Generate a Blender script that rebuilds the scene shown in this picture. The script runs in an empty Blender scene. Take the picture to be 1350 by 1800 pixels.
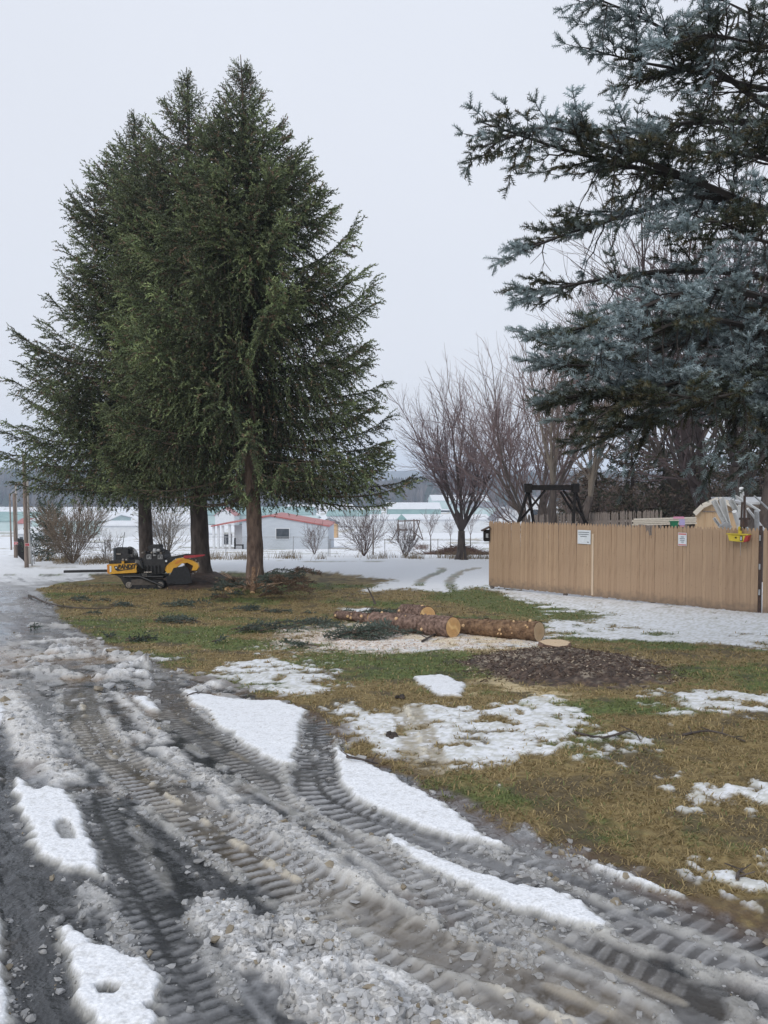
import bpy, math, random
import numpy as np
from mathutils import Vector, Matrix

sc = bpy.context.scene
COL = sc.collection
R = math.radians

# ---------------------------------------------------------------- camera, sky, sun, exposure
F = 1352.0                                   # focal length in photograph pixels (1350 x 1800)
CAMZ = 1.65
PITCH = math.atan(40.0 / F)
cam_d = bpy.data.cameras.new('camera')
cam = bpy.data.objects.new('camera', cam_d); COL.objects.link(cam); sc.camera = cam
cam.location = (0, 0, CAMZ); cam.rotation_euler = (math.pi / 2 - PITCH, 0, 0)
cam_d.sensor_fit = 'VERTICAL'; cam_d.sensor_height = 24.0
cam_d.lens = 24.0 * F / 1800.0
cam_d.clip_start = 0.05; cam_d.clip_end = 12000

SUN_EL, SUN_AZ = R(38), R(215)               # soft sun behind thick cloud, behind the viewer's left
world = bpy.data.worlds.new('World'); sc.world = world; world.use_nodes = True
wn = world.node_tree.nodes; wl = world.node_tree.links; wn.clear()
w_out = wn.new('ShaderNodeOutputWorld'); w_mix = wn.new('ShaderNodeMixShader')
w_sky = wn.new('ShaderNodeTexSky'); w_sky.sky_type = 'NISHITA'; w_sky.sun_disc = False
w_sky.sun_elevation = SUN_EL; w_sky.sun_rotation = SUN_AZ; w_sky.dust_density = 4; w_sky.air_density = 1.2
w_b1 = wn.new('ShaderNodeBackground'); w_b1.inputs['Strength'].default_value = 0.08
w_b2 = wn.new('ShaderNodeBackground'); w_b2.inputs['Strength'].default_value = 1.0
w_tc = wn.new('ShaderNodeTexCoord'); w_sep = wn.new('ShaderNodeSeparateXYZ')
w_rmp = wn.new('ShaderNodeValToRGB')
w_nz = wn.new('ShaderNodeTexNoise'); w_nz.inputs['Scale'].default_value = 1.6; w_nz.inputs['Detail'].default_value = 3
w_mx = wn.new('ShaderNodeMixRGB'); w_mx.blend_type = 'MULTIPLY'; w_mx.inputs['Fac'].default_value = 1.0
w_r2 = wn.new('ShaderNodeMapRange'); w_r2.inputs['To Min'].default_value = 0.94; w_r2.inputs['To Max'].default_value = 1.06
cr = w_rmp.color_ramp
cr.elements[0].position = 0.0; cr.elements[0].color = (0.84, 0.85, 0.895, 1)
cr.elements[1].position = 1.0; cr.elements[1].color = (0.85, 0.90, 1.0, 1)
e = cr.elements.new(0.25); e.color = (0.82, 0.85, 0.925, 1)
wl.new(w_tc.outputs['Generated'], w_sep.inputs[0]); wl.new(w_sep.outputs['Z'], w_rmp.inputs['Fac'])
wl.new(w_tc.outputs['Generated'], w_nz.inputs['Vector']); wl.new(w_nz.outputs['Fac'], w_r2.inputs['Value'])
wl.new(w_rmp.outputs['Color'], w_mx.inputs[1]); wl.new(w_r2.outputs['Result'], w_mx.inputs[2])
wl.new(w_mx.outputs['Color'], w_b2.inputs['Color']); wl.new(w_sky.outputs['Color'], w_b1.inputs['Color'])
w_mix.inputs['Fac'].default_value = 0.93
wl.new(w_b1.outputs[0], w_mix.inputs[1]); wl.new(w_b2.outputs[0], w_mix.inputs[2]); wl.new(w_mix.outputs[0], w_out.inputs[0])

sun_d = bpy.data.lights.new('sun', 'SUN'); sun_d.energy = 1.45; sun_d.angle = R(40); sun_d.color = (1.0, 0.96, 0.9)
sun = bpy.data.objects.new('sun', sun_d); COL.objects.link(sun)
sd = Vector((math.sin(SUN_AZ) * math.cos(SUN_EL), math.cos(SUN_AZ) * math.cos(SUN_EL), math.sin(SUN_EL)))
sun.rotation_euler = (-sd).to_track_quat('-Z', 'Y').to_euler()
sun.location = (-5, -5, 30)

sc.view_settings.view_transform = 'Standard'; sc.view_settings.look = 'None'
sc.view_settings.exposure = 0.0; sc.view_settings.gamma = 1.0; sc.view_settings.use_curve_mapping = False
sc.render.engine = 'CYCLES'
sc.cycles.max_bounces = 5; sc.cycles.diffuse_bounces = 3; sc.cycles.glossy_bounces = 2
sc.cycles.transmission_bounces = 2; sc.cycles.transparent_max_bounces = 6; sc.cycles.volume_bounces = 1
sc.cycles.use_denoising = True

# ---------------------------------------------------------------- numpy helpers
rng = np.random.default_rng(7)
random.seed(7)

def _h(ix, iy, seed):
    n = (ix * 374761393 + iy * 668265263 + seed * 1442695041) & 0xffffffff
    n = ((n ^ (n >> 13)) * 1274126177) & 0xffffffff
    n = n ^ (n >> 16)
    return (n & 0xffff) / 65535.0

def vn(x, y, seed=0):
    x = np.asarray(x, float); y = np.asarray(y, float)
    fx = np.floor(x); fy = np.floor(y)
    ix = fx.astype(np.int64); iy = fy.astype(np.int64)
    tx = x - fx; ty = y - fy
    tx = tx * tx * (3 - 2 * tx); ty = ty * ty * (3 - 2 * ty)
    a = _h(ix, iy, seed); b = _h(ix + 1, iy, seed); c = _h(ix, iy + 1, seed); d = _h(ix + 1, iy + 1, seed)
    return (a + (b - a) * tx) * (1 - ty) + (c + (d - c) * tx) * ty

def fbm(x, y, seed=0, octs=4, gain=0.5):
    s = 0.0; a = 1.0; t = 0.0
    for k in range(octs):
        s = s + a * vn(x * 2.03 ** k + 17.3 * k, y * 2.03 ** k - 9.1 * k, seed + k)
        t += a; a *= gain
    return s / t

def ss(a, b, x):
    t = np.clip((x - a) / (b - a), 0, 1)
    return t * t * (3 - 2 * t)

def mixc(c0, c1, t):
    t = np.clip(t, 0, 1)[..., None]
    return c0 * (1 - t) + np.asarray(c1, float) * t

# ---------------------------------------------------------------- terrain
_ty = np.array([-60, -2, 0, 2, 6, 11, 16.5, 22, 35, 45, 60, 78, 100, 160, 300, 620, 4000.])
_tz = np.array([0, 0, 0, -.01, -.2, -.62, -1.03, -1.17, -1.6, -2.2, -3.2, -4.45, -5.6, -8.0, -10.5, -11.5, -14.])
_fy = np.arange(-60, 101, 0.25)
_fz = np.interp(_fy, _ty, _tz)
_k = np.hanning(13); _k /= _k.sum()
_fz2 = np.convolve(np.pad(_fz, 6, mode='edge'), _k, mode='valid')
def H0(x, y):
    x = np.asarray(x, float); y = np.asarray(y, float)
    z = np.where(y < 100, np.interp(y, _fy, _fz2), np.interp(y, _ty, _tz))
    return z + (fbm(x / 9.0, y / 9.0, 5, 2) - .5) * 0.10 * ss(8, 30, y)

_c, _s = math.cos(PITCH), math.sin(PITCH)
def ray(px, py):
    u = (px - 675) / F; v = -(py - 900) / F
    return np.array([u, _c + v * _s, -_s + v * _c])
def P(px, py, depth):
    """world point seen at photograph pixel (px, py) at a given distance ahead"""
    r = ray(px, py); s = depth / r[1]
    return np.array([r[0] * s, depth, CAMZ + r[2] * s])
def G(px, py):
    """world point of the ground seen at photograph pixel (px, py)"""
    r = ray(px, py); lo, hi = 0.5, 0.5
    f = lambda s: CAMZ + r[2] * s - float(H0(r[0] * s, r[1] * s))
    while f(hi) > 0 and hi < 900: lo = hi; hi *= 1.12
    for _ in range(30):
        m = (lo + hi) / 2
        if f(m) > 0: lo = m
        else: hi = m
    return np.array([r[0] * lo, r[1] * lo, CAMZ + r[2] * lo])
def GX(px, depth):
    """ground point at a distance ahead, in the column of photograph pixel px"""
    x = (px - 675) / F * depth
    return np.array([x, depth, float(H0(x, depth))])
def Gs(pts): return [G(*p)[:2] for p in pts]

def smooth_line(pts, n=4):
    p = np.array(pts, float)
    out = []
    q = np.vstack([2 * p[0] - p[1], p, 2 * p[-1] - p[-2]])
    for i in range(1, len(q) - 2):
        for k in range(n):
            t = k / n
            out.append(0.5 * ((2 * q[i]) + (-q[i-1] + q[i+1]) * t + (2*q[i-1] - 5*q[i] + 4*q[i+1] - q[i+2]) * t*t + (-q[i-1] + 3*q[i] - 3*q[i+1] + q[i+2]) * t**3))
    out.append(q[-2])
    return np.array(out)

def poly_sd(poly, X, Y, margin=0.6):
    """signed distance, positive inside; -margin far away"""
    poly = np.asarray(poly); out = np.full(X.shape, -margin)
    x0, y0 = poly.min(0) - margin; x1, y1 = poly.max(0) + margin
    m = (X > x0) & (X < x1) & (Y > y0) & (Y < y1)
    if not m.any(): return out
    x = X[m]; y = Y[m]; d = np.full(x.shape, 1e9); ins = np.zeros(x.shape, bool)
    n = len(poly)
    for i in range(n):
        a = poly[i]; b = poly[(i + 1) % n]; e = b - a; L = max(e @ e, 1e-9)
        t = np.clip(((x - a[0]) * e[0] + (y - a[1]) * e[1]) / L, 0, 1)
        d = np.minimum(d, (x - a[0] - t * e[0]) ** 2 + (y - a[1] - t * e[1]) ** 2)
        c = ((a[1] > y) != (b[1] > y))
        if abs(e[1]) > 1e-12:
            ins ^= c & (x < a[0] + (y - a[1]) / e[1] * e[0])
    d = np.sqrt(d)
    out[m] = np.where(ins, d, -np.minimum(d, margin))
    return out

def line_co(line, X, Y, reach):
    """(offset to the side, distance along) relative to a polyline; side = 9 far away"""
    line = np.asarray(line); n_ = np.full(X.shape, 9.0); s_ = np.zeros(X.shape)
    x0, y0 = line.min(0) - reach; x1, y1 = line.max(0) + reach
    m = (X > x0) & (X < x1) & (Y > y0) & (Y < y1)
    if not m.any(): return n_, s_
    x = X[m]; y = Y[m]; bd = np.full(x.shape, 1e9); bn = np.full(x.shape, 9.0); bs = np.zeros(x.shape); acc = 0.0
    for i in range(len(line) - 1):
        a = line[i]; b = line[i + 1]; e = b - a; L = math.hypot(*e)
        if L < 1e-6: continue
        e = e / L
        t = np.clip((x - a[0]) * e[0] + (y - a[1]) * e[1], 0, L)
        dx = x - a[0] - t * e[0]; dy = y - a[1] - t * e[1]
        d = dx * dx + dy * dy; w = d < bd
        side = np.sign(e[0] * dy - e[1] * dx)
        bd[w] = d[w]; bn[w] = (np.sqrt(d) * side)[w]; bs[w] = (acc + t)[w]; acc += L
    n_[m] = bn; s_[m] = bs
    return n_, s_

# ---------------------------------------------------------------- ground fields
DRIVE = Gs([(-400, 1012), (60, 1012), (150, 1010), (168, 1018), (110, 1024), (62, 1036), (95, 1060), (110, 1090), (180, 1130), (260, 1160),
            (330, 1185), (420, 1205), (500, 1238), (590, 1275), (615, 1325), (680, 1345), (780, 1395), (860, 1440), (960, 1480),
            (1060, 1520), (1180, 1565), (1260, 1600), (1420, 1650), (1600, 1730)]) + [np.array([3.5, 0.2]), np.array([3.5, -3.]), np.array([-9., -3.]), np.array([-9., 6.])]

TRACKS = [  # line, half width, tread pitch, strength, yellow, centre ridge
    (smooth_line(Gs([(140, 1212), (150, 1260), (180, 1310), (235, 1355), (305, 1405), (385, 1460), (480, 1520), (585, 1585), (700, 1650), (800, 1700), (900, 1750), (1000, 1800)])), .150, .075, 1.0, .7, 1.0),
    (smooth_line(Gs([(287, 1160), (290, 1200), (305, 1245), (350, 1285), (415, 1325), (480, 1365), (550, 1405), (625, 1450), (700, 1500), (790, 1560), (900, 1620), (1040, 1690), (1200, 1760)])), .155, .072, .8, .35, .5),
    (smooth_line(Gs([(555, 1268), (553, 1300), (552, 1340), (562, 1385), (610, 1420), (700, 1457), (790, 1490), (880, 1525), (980, 1560), (1100, 1610), (1220, 1650), (1350, 1690)])), .155, .078, 1.0, .1, .4),
    (smooth_line(Gs([(770, 1388), (857, 1450), (950, 1500), (1065, 1545), (1190, 1592), (1300, 1630), (1400, 1670)])), .150, .085, .8, .0, .0),
    (smooth_line(Gs([(165, 1400), (185, 1450), (215, 1510), (245, 1575), (280, 1640), (320, 1720), (365, 1810)])), .10, .06, .55, .0, .0),
    (smooth_line(Gs([(640, 1600), (775, 1665), (915, 1712), (1000, 1745), (1100, 1790)])), .10, .11, .8, .8, .6),
    (smooth_line(Gs([(712, 1240), (728, 1275), (742, 1315), (756, 1350)])), .14, .07, .5, .6, 1.0),
]
DARKS = [  # dark wet asphalt paths: line, half width, strength
    (smooth_line(Gs([(-20, 1300), (5, 1390), (30, 1480), (52, 1560), (78, 1650), (105, 1750), (130, 1850)])), .13, 1.0),
    (smooth_line(Gs([(60, 1200), (100, 1260), (150, 1340), (220, 1420), (300, 1480), (370, 1545), (440, 1600)])), .14, .55),
    (smooth_line(Gs([(180, 1215), (260, 1310), (330, 1370), (400, 1420), (480, 1480), (560, 1535), (640, 1580)])), .05, .8),
    (smooth_line(Gs([(270, 1440), (330, 1490), (390, 1550), (440, 1600), (500, 1640)])), .11, 1.0),
    (smooth_line(Gs([(290, 1300), (370, 1365), (440, 1415), (520, 1470), (600, 1530), (700, 1600), (780, 1650)])), .06, .9),
    (smooth_line(Gs([(215, 1480), (260, 1570), (300, 1640), (340, 1710), (390, 1810)])), .06, .9),
    (smooth_line(Gs([(370, 1590), (430, 1660), (520, 1740), (600, 1800)])), .07, .7),
    (smooth_line(Gs([(690, 1500), (800, 1570), (900, 1620), (1000, 1650), (1120, 1690), (1300, 1760)])), .09, .8),
    (smooth_line(Gs([(980, 1540), (1080, 1560), (1200, 1600), (1300, 1630)])), .06, .8),
    (smooth_line(Gs([(600, 1640), (720, 1720), (820, 1780)])), .06, .7),
    (smooth_line(Gs([(1100, 1660), (1220, 1700), (1330, 1760)])), .09, .6),
]
RIDGES = [  # pushed-up slush rows: line, half width, height, whiteness
    (smooth_line(Gs([(165, 1255), (225, 1320), (300, 1375), (380, 1425), (450, 1470), (510, 1510), (570, 1555)])), .05, .030, .8),
    (smooth_line(Gs([(240, 1290), (330, 1345), (410, 1400), (500, 1460), (560, 1500), (640, 1560)])), .07, .022, .55),
    (smooth_line(Gs([(375, 1590), (430, 1640), (500, 1690), (580, 1745), (650, 1800)])), .10, .028, .75),
    (smooth_line(Gs([(560, 1600), (620, 1660), (680, 1710), (760, 1760), (820, 1800)])), .16, .022, .75),
    (smooth_line(Gs([(480, 1680), (560, 1710), (620, 1770)])), .14, .022, .8),
    (smooth_line(Gs([(870, 1620), (950, 1670), (1030, 1700), (1090, 1740)])), .06, .030, .7),
    (smooth_line(Gs([(675, 1480), (740, 1540), (830, 1590), (920, 1625), (1000, 1650)])), .06, .025, .6),
    (smooth_line(Gs([(1000, 1505), (1100, 1545), (1180, 1572), (1240, 1588)])), .035, .030, .95),
    (smooth_line(Gs([(1240, 1650), (1290, 1675), (1340, 1700), (1400, 1740)])), .10, .045, .95),
    (smooth_line(Gs([(30, 1262), (60, 1320), (120, 1370)])), .10, .02, .65),
    (smooth_line(Gs([(0, 1216), (40, 1268), (75, 1330)])), .12, .02, .6),
    (smooth_line(Gs([(60, 1160), (150, 1150), (240, 1160), (310, 1180)])), .16, .030, .5),
    (smooth_line(Gs([(60, 1130), (150, 1125), (230, 1135)])), .10, .035, .6),
    (smooth_line(Gs([(0, 1185), (80, 1178), (130, 1190)])), .09, .035, .5),
    (smooth_line(Gs([(190, 1190), (240, 1185), (290, 1190)])), .13, .05, .9),
    (smooth_line(Gs([(220, 1172), (260, 1165)])), .10, .05, .95),
    (smooth_line(Gs([(95, 1148), (125, 1143)])), .10, .05, .9),
    (smooth_line(Gs([(155, 1152), (190, 1150)])), .10, .05, .95),
    (smooth_line(Gs([(340, 1215), (420, 1195), (480, 1205)])), .10, .03, .7),
    (smooth_line(Gs([(60, 1098), (150, 1105), (200, 1112)])), .10, .04, .5),
    (smooth_line(Gs([(200, 1215), (250, 1260), (290, 1300)])), .05, .02, .6),
]
PATCH = [Gs(p) for p in [
    [(20, 1370), (38, 1368), (60, 1392), (90, 1381), (128, 1400), (150, 1430), (168, 1490), (202, 1550), (170, 1548), (120, 1532), (62, 1512), (45, 1470), (30, 1420)],
    [(95, 1618), (150, 1640), (200, 1672), (260, 1692), (290, 1730), (300, 1770), (285, 1830), (152, 1830), (130, 1760), (112, 1690)],
    [(-60, 1560), (2, 1590), (10, 1640), (17, 1720), (32, 1830), (-60, 1830)],
    [(315, 1210), (360, 1222), (430, 1233), (500, 1236), (540, 1250), (527, 1290), (518, 1352), (480, 1340), (430, 1312), (375, 1272), (360, 1250), (335, 1240)],
    [(228, 1224), (262, 1226), (284, 1252), (255, 1248)],
    [(585, 1290), (612, 1330), (650, 1345), (690, 1362), (760, 1402), (805, 1432), (862, 1475), (895, 1494), (840, 1487), (760, 1466), (690, 1440), (622, 1405), (588, 1370)],
    [(672, 1462), (740, 1490), (850, 1540), (950, 1565), (1030, 1590), (1095, 1642), (1050, 1640), (980, 1622), (900, 1600), (800, 1560), (720, 1515), (682, 1490)],
    [(722, 1192), (780, 1187), (822, 1205), (812, 1226), (765, 1224)],
    [(1000, 1500), (1080, 1530), (1190, 1570), (1240, 1592), (1180, 1580), (1090, 1553), (1020, 1522)],
    [(-60, 1210), (0, 1228), (14, 1255), (5, 1275), (-60, 1290)],
]]
HOLES = [(Gs([(97, 1452), (112, 1444), (128, 1458), (132, 1482), (112, 1482), (98, 1465)]), .8), (Gs([(172, 1742), (190, 1737), (207, 1744), (200, 1754), (178, 1754)]), 1),
         (Gs([(253, 1774), (270, 1768), (288, 1772), (284, 1784), (262, 1784)]), 1)]
# snow lying on the lawn: polygon, coverage, grain size
LAWNSNOW = [(Gs(p), c, g) for p, c, g in [
    ([(570, 1225), (660, 1245), (700, 1232), (860, 1240), (960, 1225), (1060, 1262), (1030, 1300), (960, 1330), (870, 1350), (760, 1345), (700, 1335), (610, 1330), (590, 1275)], .72, .14),
    ([(780, 1330), (870, 1340), (880, 1385), (800, 1375)], .45, .12),
    ([(1110, 1212), (1230, 1206), (1400, 1228), (1400, 1258), (1290, 1262), (1200, 1272)], .68, .16),
    ([(990, 1275), (1120, 1285), (1180, 1310), (1100, 1350), (1010, 1340)], .58, .10),
    ([(1140, 1362), (1250, 1360), (1420, 1372), (1420, 1440), (1280, 1430), (1190, 1430)], .60, .12),
    ([(1120, 1510), (1250, 1505), (1420, 1500), (1450, 1600), (1330, 1610), (1190, 1570)], .64, .08),
    ([(380, 1168), (480, 1155), (600, 1180), (620, 1205), (540, 1230), (440, 1215), (300, 1200)], .66, .16),
    ([(600, 1110), (700, 1100), (1010, 1118), (960, 1140), (860, 1142), (640, 1150), (560, 1130)], .70, .2),
    ([(430, 1130), (560, 1125), (640, 1160), (560, 1180), (420, 1150)], .38, .2),
    ([(590, 1070), (650, 1068), (660, 1082), (600, 1085)], .8, .3),
    ([(150, 1165), (280, 1140), (340, 1165), (330, 1200), (220, 1195)], .5, .2),
    ([(940, 1060), (1400, 1080), (1500, 1145), (1360, 1142), (1150, 1128), (1010, 1122), (960, 1110)], .74, .35),
    ([(845, 1034), (1400, 1072), (1500, 1110), (1200, 1115), (1020, 1090), (900, 1052)], .88, .4),
    ([(400, 1035), (420, 1035), (425, 1040), (400, 1040)], .4, .3),
]]
FIELD = Gs([(-900, 1013), (40, 1012), (200, 1009), (400, 1006), (560, 1006), (660, 1016), (682, 1022), (640, 1035), (640, 1044), (700, 1036), (790, 1040),
            (862, 1030), (862, 1036), (1200, 1070), (1500, 1090), (2600, 1090)]) + [np.array([4000., 30.]), np.array([4000., 5000.]), np.array([-4000., 5000.]), np.array([-4000., 26.])]
GREENWEDGE = Gs([(770, 1040), (860, 1036), (900, 1050), (1000, 1070), (1090, 1080), (1040, 1092), (960, 1092), (800, 1062), (740, 1052)])
MULCH = Gs([(800, 1165), (850, 1150), (920, 1140), (1010, 1142), (1090, 1150), (1160, 1168), (1205, 1190), (1150, 1205), (1040, 1212), (920, 1205), (850, 1188)])
MULCH2 = Gs([(250, 1022), (330, 1008), (400, 1008), (428, 1024), (380, 1036), (290, 1040)])
CHIPS = Gs([(590, 1098), (720, 1086), (960, 1112), (930, 1132), (840, 1140), (640, 1148), (500, 1135), (490, 1105)])
YELLOW = [Gs([(820, 1188), (900, 1182), (1010, 1205), (1060, 1235), (960, 1262), (850, 1245), (780, 1215)]), Gs([(640, 1108), (960, 1118), (1000, 1140), (820, 1150), (760, 1142)])]
ARCS = [(smooth_line(Gs([(735, 1030), (745, 1018), (775, 1005), (775, 998)])), .14), (smooth_line(Gs([(800, 1040), (790, 1022), (812, 1005), (840, 999)])), .14), (smooth_line(Gs([(870, 1040), (930, 1055), (1020, 1070)])), .1)]

FL = np.array([0.56, -0.83]); FN = np.array([0.83, 0.56])
C = lambda *a: np.array(a, float)
def ground(X, Y):
    X = np.asarray(X, float); Y = np.asarray(Y, float)
    n1 = fbm(X * 1.3, Y * 1.3, 11, 4); n2 = fbm(X * 7, Y * 7, 21, 4); n3 = fbm(X * 30, Y * 30, 31, 3)
    nw = fbm(X * 11, Y * 11, 41, 3) - .5
    u = X * FN[0] + Y * FN[1]; v = X * FL[0] + Y * FL[1]
    st = fbm(u * 9, v * 1.1, 51, 4)
    z = H0(X, Y)
    dsd = poly_sd(DRIVE, X, Y, 1.5)
    D = ss(-.05, .05, dsd + nw * .25 + (n1 - .5) * .25)
    # ---------- lawn
    nb = fbm(X * .55, Y * .9, 61, 3)
    near = ss(14, 17, Y)                                  # under the big trees the grass is browner
    green = ss(.43, .66, nb + .35 * (n2 - .5) - .07 * near + .05 * ss(7, 9, Y) * (1 - near) - .13 * (1 - ss(4.4, 6.2, Y)))
    straw = mixc(np.broadcast_to(C(.16, .115, .045), X.shape + (3,)), C(.24, .18, .075), ss(.35, .7, n3))
    grn = mixc(np.broadcast_to(C(.07, .095, .025), X.shape + (3,)), C(.12, .16, .04), ss(.35, .65, n3))
    col = straw * (1 - green[..., None]) + grn * green[..., None]
    dark = ss(.56, .68, fbm(X * 3, Y * 3, 71, 4))
    col = mixc(col, C(.045, .035, .022), .65 * dark)
    rough = np.full(X.shape, .85)
    grass = np.ones(X.shape) * (1 - .6 * dark)
    zl = (n3 - .5) * .018 + (n2 - .5) * .03
    snow = np.zeros(X.shape)
    # ---------- snow on the lawn
    def patchy(sd, cov, g, soft=.25):
        n = fbm(X / g, Y / g * .8, 81, 4)
        edge = ss(-.25, .3, sd + nw * .3)
        return ss(0, .12, edge) * ss(.5 - .05, .5 + .17, n + (cov - .52) * 1.0 + (edge - 1) * .55 + (n3 - .5) * .36 + (n2 - .5) * .26)
    for poly, cov, g in LAWNSNOW:
        snow = np.maximum(snow, patchy(poly_sd(poly, X, Y), cov, g))
    wedge = ss(-.2, .3, poly_sd(GREENWEDGE, X, Y) + nw * .8)
    snow = snow * (1 - wedge * ss(.38, .6, fbm(X * 3.2, Y * 4.5, 83, 4) + .1))
    col = mixc(col, C(.085, .12, .03), wedge * .8); green = np.maximum(green, wedge * .8)
    fsd = poly_sd(FIELD, X, Y, 1.5)
    streak = fbm(X / 5.0, Y / 1.3, 91, 4); grain = fbm(X * 1.9, Y * 1.3, 95, 4)
    fs = ss(-.15, .35, fsd + nw * .9 + (n1 - .5) * 1.3)
    open_ = ss(.60, .74, streak * .75 + grain * .27 + .05 * ss(40, 60, Y) - .02)
    fsn = fs * (1 - .8 * open_)
    for ln, hw in ARCS:
        nn, _ = line_co(ln, X, Y, .5); fsn = fsn * (1 - .7 * ss(hw + .06, hw - .04, np.abs(nn) + nw * .25))
    snow = np.maximum(snow, fsn)
    farm = mixc(np.broadcast_to(C(.30, .25, .15), X.shape + (3,)), C(.20, .21, .13), ss(.4, .6, fbm(X / 7, Y / 7, 97, 2)))
    col = mixc(col, farm, ss(28, 40, Y)[...] )
    # ---------- mulch, chips, sawdust
    m1 = poly_sd(MULCH, X, Y, 1.0); m2 = poly_sd(MULCH2, X, Y, 1.0)
    mm = ss(-.12, .15, m1 + nw * .5 + (n1 - .5) * .3); m2m = ss(-.2, .3, m2 + nw * .5)
    mcol = mixc(np.broadcast_to(C(.045, .030, .023), X.shape + (3,)), C(.12, .080, .058), ss(.4, .7, n3))
    mcol = mixc(mcol, C(.42, .36, .28), ss(.60, .68, fbm(X * 22, Y * 22, 99, 2)) * ss(.45, .6, n1 + .05) * .7)
    mcol2 = mixc(np.broadcast_to(C(.03, .018, .013), X.shape + (3,)), C(.07, .04, .028), ss(.4, .7, n3))
    snow = snow * (1 - mm) * (1 - m2m); col = col * (1 - mm[..., None]) + mcol * mm[..., None]
    col = col * (1 - m2m[..., None]) + mcol2 * m2m[..., None]
    zl = zl * (1 - mm) + mm * (ss(-.1, .9, m1) * .12 + (n2 - .5) * .06 + (n3 - .5) * .03) + m2m * (ss(-.2, 1.2, m2) * .22 + (n2 - .5) * .05)
    grass = grass * (1 - mm) * (1 - m2m)
    ch = ss(-.3, .3, poly_sd(CHIPS, X, Y, 1.0) + nw * .8) * ss(.36, .48, fbm(X * 5, Y * 7, 103, 3) + .05)
    grass = grass * (1 - .8 * ch)
    for i, yp in enumerate(YELLOW):
        yl = ss(-.1, .5, poly_sd(yp, X, Y, .8) + nw * .5) * ss(.42, .58, fbm(X * 4, Y * 6, 107 + i, 3)) * (1 - mm)
        col = mixc(col, C(.62, .50, .30), yl * .75); grass = grass * (1 - .6 * yl)
    thin = snow * (1 - fs)
    scol = mixc(np.broadcast_to(C(.74, .76, .79), X.shape + (3,)), C(.46, .46, .41), ss(.44, .64, n3) * .7 * (1 - fs))
    col = col * (1 - snow[..., None]) + scol * snow[..., None]
    col = mixc(col, C(.74, .68, .62), ch * .85); col = mixc(col, C(.32, .20, .13), ch * ss(.60, .68, n3) * .6)
    for i, yp in enumerate(YELLOW[1:]):
        yl = ss(-.1, .4, poly_sd(yp, X, Y, .8) + nw * .5) * ss(.45, .6, fbm(X * 4, Y * 6, 109, 3)); col = mixc(col, C(.66, .54, .33), yl * .6)
    zl = zl + snow * .012 * (1 - mm)
    # ---------- driveway
    muddy = ss(5.6, 7.2, Y) * (1 - ss(10, 13, Y))
    film = ss(.38, .62, st * .7 + n2 * .3)
    a_ = C(.042, .044, .048); ice = mixc(np.broadcast_to(C(.125, .13, .14), X.shape + (3,)), C(.31, .315, .325), ss(.4, .7, n1 * .5 + n3 * .5))
    dc = np.broadcast_to(a_, X.shape + (3,)) * (.5 + 1.0 * n3[..., None])
    fi = np.clip(film * .80 + .04, 0, 1)
    dc = dc * (1 - fi[..., None]) + ice * fi[..., None]
    dc = mixc(dc, C(.23, .165, .105), muddy * ss(.40, .58, n1 + .25 * (n2 - .5)) * .85)
    dc = mixc(dc, C(.20, .155, .12), ss(.58, .70, fbm(X * 2.2, Y * 2.2, 111, 3)) * .45)
    dr = .05 + .09 * film + .08 * n3
    zd = -.012 + film * .006 + (n3 - .5) * .008 * film + (n2 - .5) * .010
    clod = .006 + .02 * ss(.5, .65, st) + .10 * muddy
    # scattered granular slush
    gs = ss(.545, .63, fbm(u * 5, v * 1.5, 121, 4) + .12 * (n3 - .5) + .03 * muddy)
    dc = mixc(dc, mixc(np.broadcast_to(C(.42, .415, .40), X.shape + (3,)), C(.60, .60, .60), n3), gs * .60)
    zd = zd + gs * (.006 + .012 * n3); dr = dr + gs * .3; clod = clod + gs * .45
    for ln, hw, s_ in DARKS:
        nn, _ = line_co(ln, X, Y, hw + .3)
        k = ss(hw + .07, hw - .04, np.abs(nn) + nw * .16 + (n3 - .5) * .06) * s_ * ss(.28, .46, n2 + .12)
        dc = mixc(dc, C(.032, .034, .037) , k * .92); zd = zd - k * .006; dr = dr * (1 - k) + (.16 + .25 * n3) * k; clod = clod * (1 - k * .7)
    for ln, hw, ht, wh in RIDGES:
        nn, _ = line_co(ln, X, Y, hw + .3)
        k = ss(hw + .05, hw - .05, np.abs(nn) + nw * hw * 1.6 + (n3 - .5) * .06)
        k2 = k * ss(.30, .45, n2 + .1)
        t = mixc(np.broadcast_to(C(.36, .34, .30), X.shape + (3,)), C(.80, .81, .83), wh * (.55 + 1.3 * (n3 - .35)))
        dc = dc * (1 - k2[..., None]) + t * k2[..., None]
        zd = zd + k2 * ht * (.35 + 1.1 * n2 + .5 * n3); dr = dr * (1 - k2) + .55 * k2; clod = clod + k * .9
    for ln, hw, pitch, s_, yel, ctr in TRACKS:
        nn, sl = line_co(ln, X, Y, hw + .35); an = np.abs(nn)
        k = ss(hw + .025, hw - .02, an + nw * .05) * s_
        if not (k > 0).any(): continue
        worn = ss(.32, .62, fbm(sl * 2.2 + 3, nn * 8, 131, 4) + .09) * ss(.12, .5, n2 + .1)
        ph = sl / pitch + np.where(nn > 0, .5, 0) + an * 2.2 + nw * .35 + .5 * (n1 - .5)
        lug = ss(-.25, .45, np.sin(ph * 2 * np.pi)) * ss(.012, .03, an)
        wet = mixc(np.broadcast_to(C(.055, .056, .06), X.shape + (3,)), C(.125, .10, .07), yel * n2 * 1.6)
        hi = mixc(np.broadcast_to(C(.35, .352, .36), X.shape + (3,)), C(.36, .315, .24), yel * ss(.35, .6, n1))
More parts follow.
